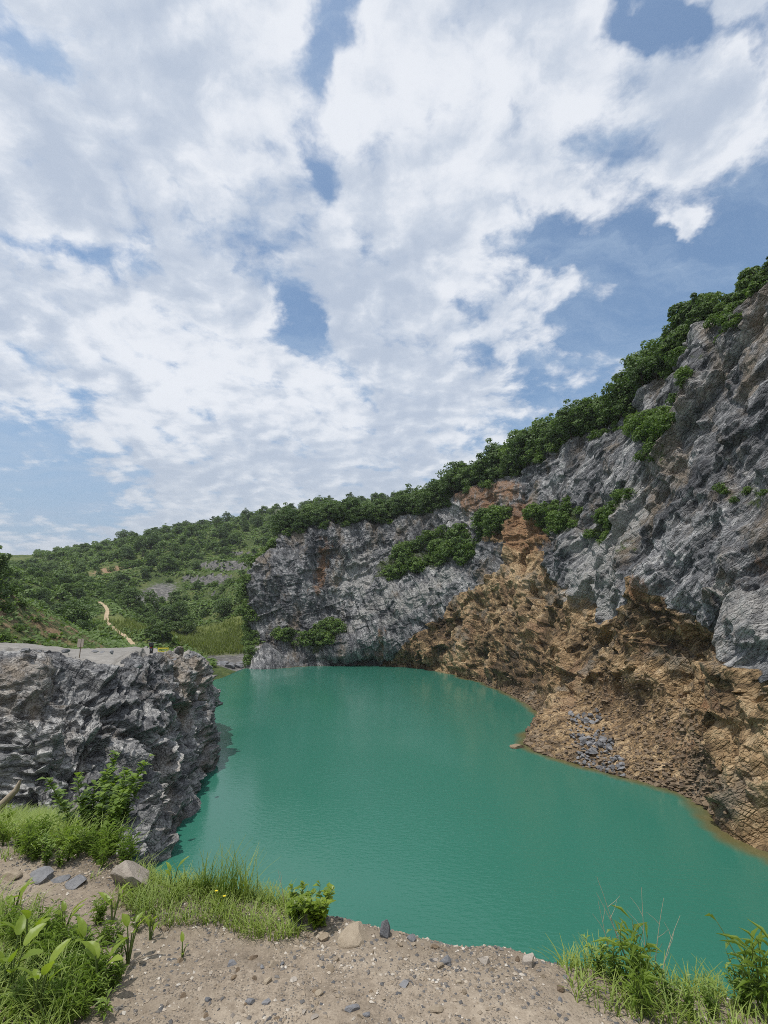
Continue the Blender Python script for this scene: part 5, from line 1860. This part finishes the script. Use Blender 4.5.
q = ray_top(151, 655, 37)
mb = empty('motorbike', (q[0], q[1], top_z(q[0], q[1])), 0.35, 0.85, label='dark motorbike parked end on at the far edge of the gravel top', category='motorbike')
for y in (-0.62, 0.62):
    wv = link('wheel', mesh_np('wheel', *wheel((0, y, 0.30), 0.30, 0.12), M_RUBBER, smooth=True), mb)
    vv, ff = wheel((0, y, 0.30), 0.21, 0.07)
    link('rim', mesh_np('rim', vv, ff, M_STEEL), wv)
v, f = merge([box((0, 0.05, 0.50), (0.24, 0.75, 0.28)), box((0, -0.45, 0.68), (0.26, 0.45, 0.14)), box((0, 0.42, 0.72), (0.16, 0.18, 0.45))])
link('body', mesh_np('body', v, f, M_DARK), mb)
v, f = box((0, -0.15, 0.80), (0.26, 0.75, 0.10)); link('seat', mesh_np('seat', v, f, M_RUBBER), mb)
v, f = merge([tube([(-0.36, 0.40, 1.02), (-0.18, 0.46, 1.06), (0, 0.48, 1.0), (0.18, 0.46, 1.06), (0.36, 0.40, 1.02)], [0.017] * 5, 6), tube([(0, 0.48, 1.0), (0, 0.62, 0.30)], [0.03, 0.03], 6)])
link('handlebar', mesh_np('handlebar', v, f, M_STEEL), mb)
for sx in (-0.28, 0.28):
    v, f = merge([tube([(sx, 0.42, 1.04), (sx * 1.1, 0.44, 1.22)], [0.008, 0.008], 5), box((sx * 1.12, 0.43, 1.26), (0.13, 0.02, 0.09))])
    link('mirror', mesh_np('mirror', v, f, M_DARK), mb)
v, f = box((0, -0.69, 0.52), (0.20, 0.02, 0.16)); link('number_plate', mesh_np('number_plate', v, f, M_PLATE), mb)
v, f = box((0, -0.69, 0.70), (0.14, 0.04, 0.07)); link('tail_light', mesh_np('tail_light', v, f, M_RED), mb)
v, f = box((0, -0.58, 0.96), (0.36, 0.36, 0.30)); link('top_box', mesh_np('top_box', v, f, M_DARK), mb)

q = ray_top(163, 652, 42)
yb = empty('yellow_barrier', (q[0], q[1], top_z(q[0], q[1])), 0.15, 1.0, label='low yellow barrier frame at the far edge of the gravel top, right of the motorbike', category='barrier')
v, f = box((0, 0, 0.45), (1.25, 0.10, 0.16)); link('rail', mesh_np('rail', v, f, M_YEL), yb)
v, f = box((0, 0, 0.10), (1.25, 0.08, 0.10)); link('rail', mesh_np('rail', v, f, M_YEL), yb)
for sx in (-0.58, 0.58):
    v, f = box((sx, 0.002, 0.26), (0.12, 0.085, 0.56)); link('leg', mesh_np('leg', v, f, M_YEL), yb)

OST = [boulder('outcrop_stone', 115 + k, 9, M_ST_GREY, (1.3, 0.9, 0.6), 2, 0.08) for k in range(3)]
for k in range(14):
    px = rnd.uniform(5, 175); py = rnd.uniform(655, 668)
    q = ray_top(px, py)
    put_stone(OST[k % 3], (q[0], q[1], top_z(q[0], q[1]) - 0.05), rnd.uniform(0.08, 0.26), (rnd.uniform(-.2, .2), 0, rnd.uniform(0, 6)),
              f'loose grey stone on the gravel top, {"at its left end" if px < 60 else ("near the sign board" if px < 110 else "near the motorbike")}', 'stone', 'loose stones on the gravel top', 'outcrop_stone')
q = ray_top(79, 660, 34)
sg = empty('sign_board', (q[0], q[1], top_z(q[0], q[1])), -0.2, 1.0, label='small weathered double board on a thin post at the back of the gravel top', category='sign')
v, f = tube([(0, 0, -0.2), (0.01, 0, 0.7), (0, 0, 1.55)], [0.035, 0.032, 0.03], 6); link('post', mesh_np('post', v, f, M_POST), sg)
v, f = box((-0.13, -0.04, 1.25), (0.28, 0.03, 0.62)); link('board', mesh_np('board', v, f, M_BOARD), sg)
v, f = box((0.16, -0.04, 1.27), (0.20, 0.03, 0.60)); link('board', mesh_np('board', v, f, M_BOARD), sg)

# thin summer haze over the valley
M_HAZE = bpy.data.materials.new('haze')
M_HAZE.use_nodes = True
ht = M_HAZE.node_tree
ht.nodes.clear()
pv = ht.nodes.new('ShaderNodeVolumePrincipled')
pv.inputs['Color'].default_value = (0.88, 0.93, 1.0, 1)
pv.inputs['Density'].default_value = 0.0002
pv.inputs['Anisotropy'].default_value = 0.2
ht.links.new(pv.outputs[0], ht.nodes.new('ShaderNodeOutputMaterial').inputs['Volume'])
v, f = box((0, 0, 45.0), (6400, 6400, 106))
link('haze', mesh_np('haze', v, f, M_HAZE), None, kind='stuff', label='thin pale haze over the valley')
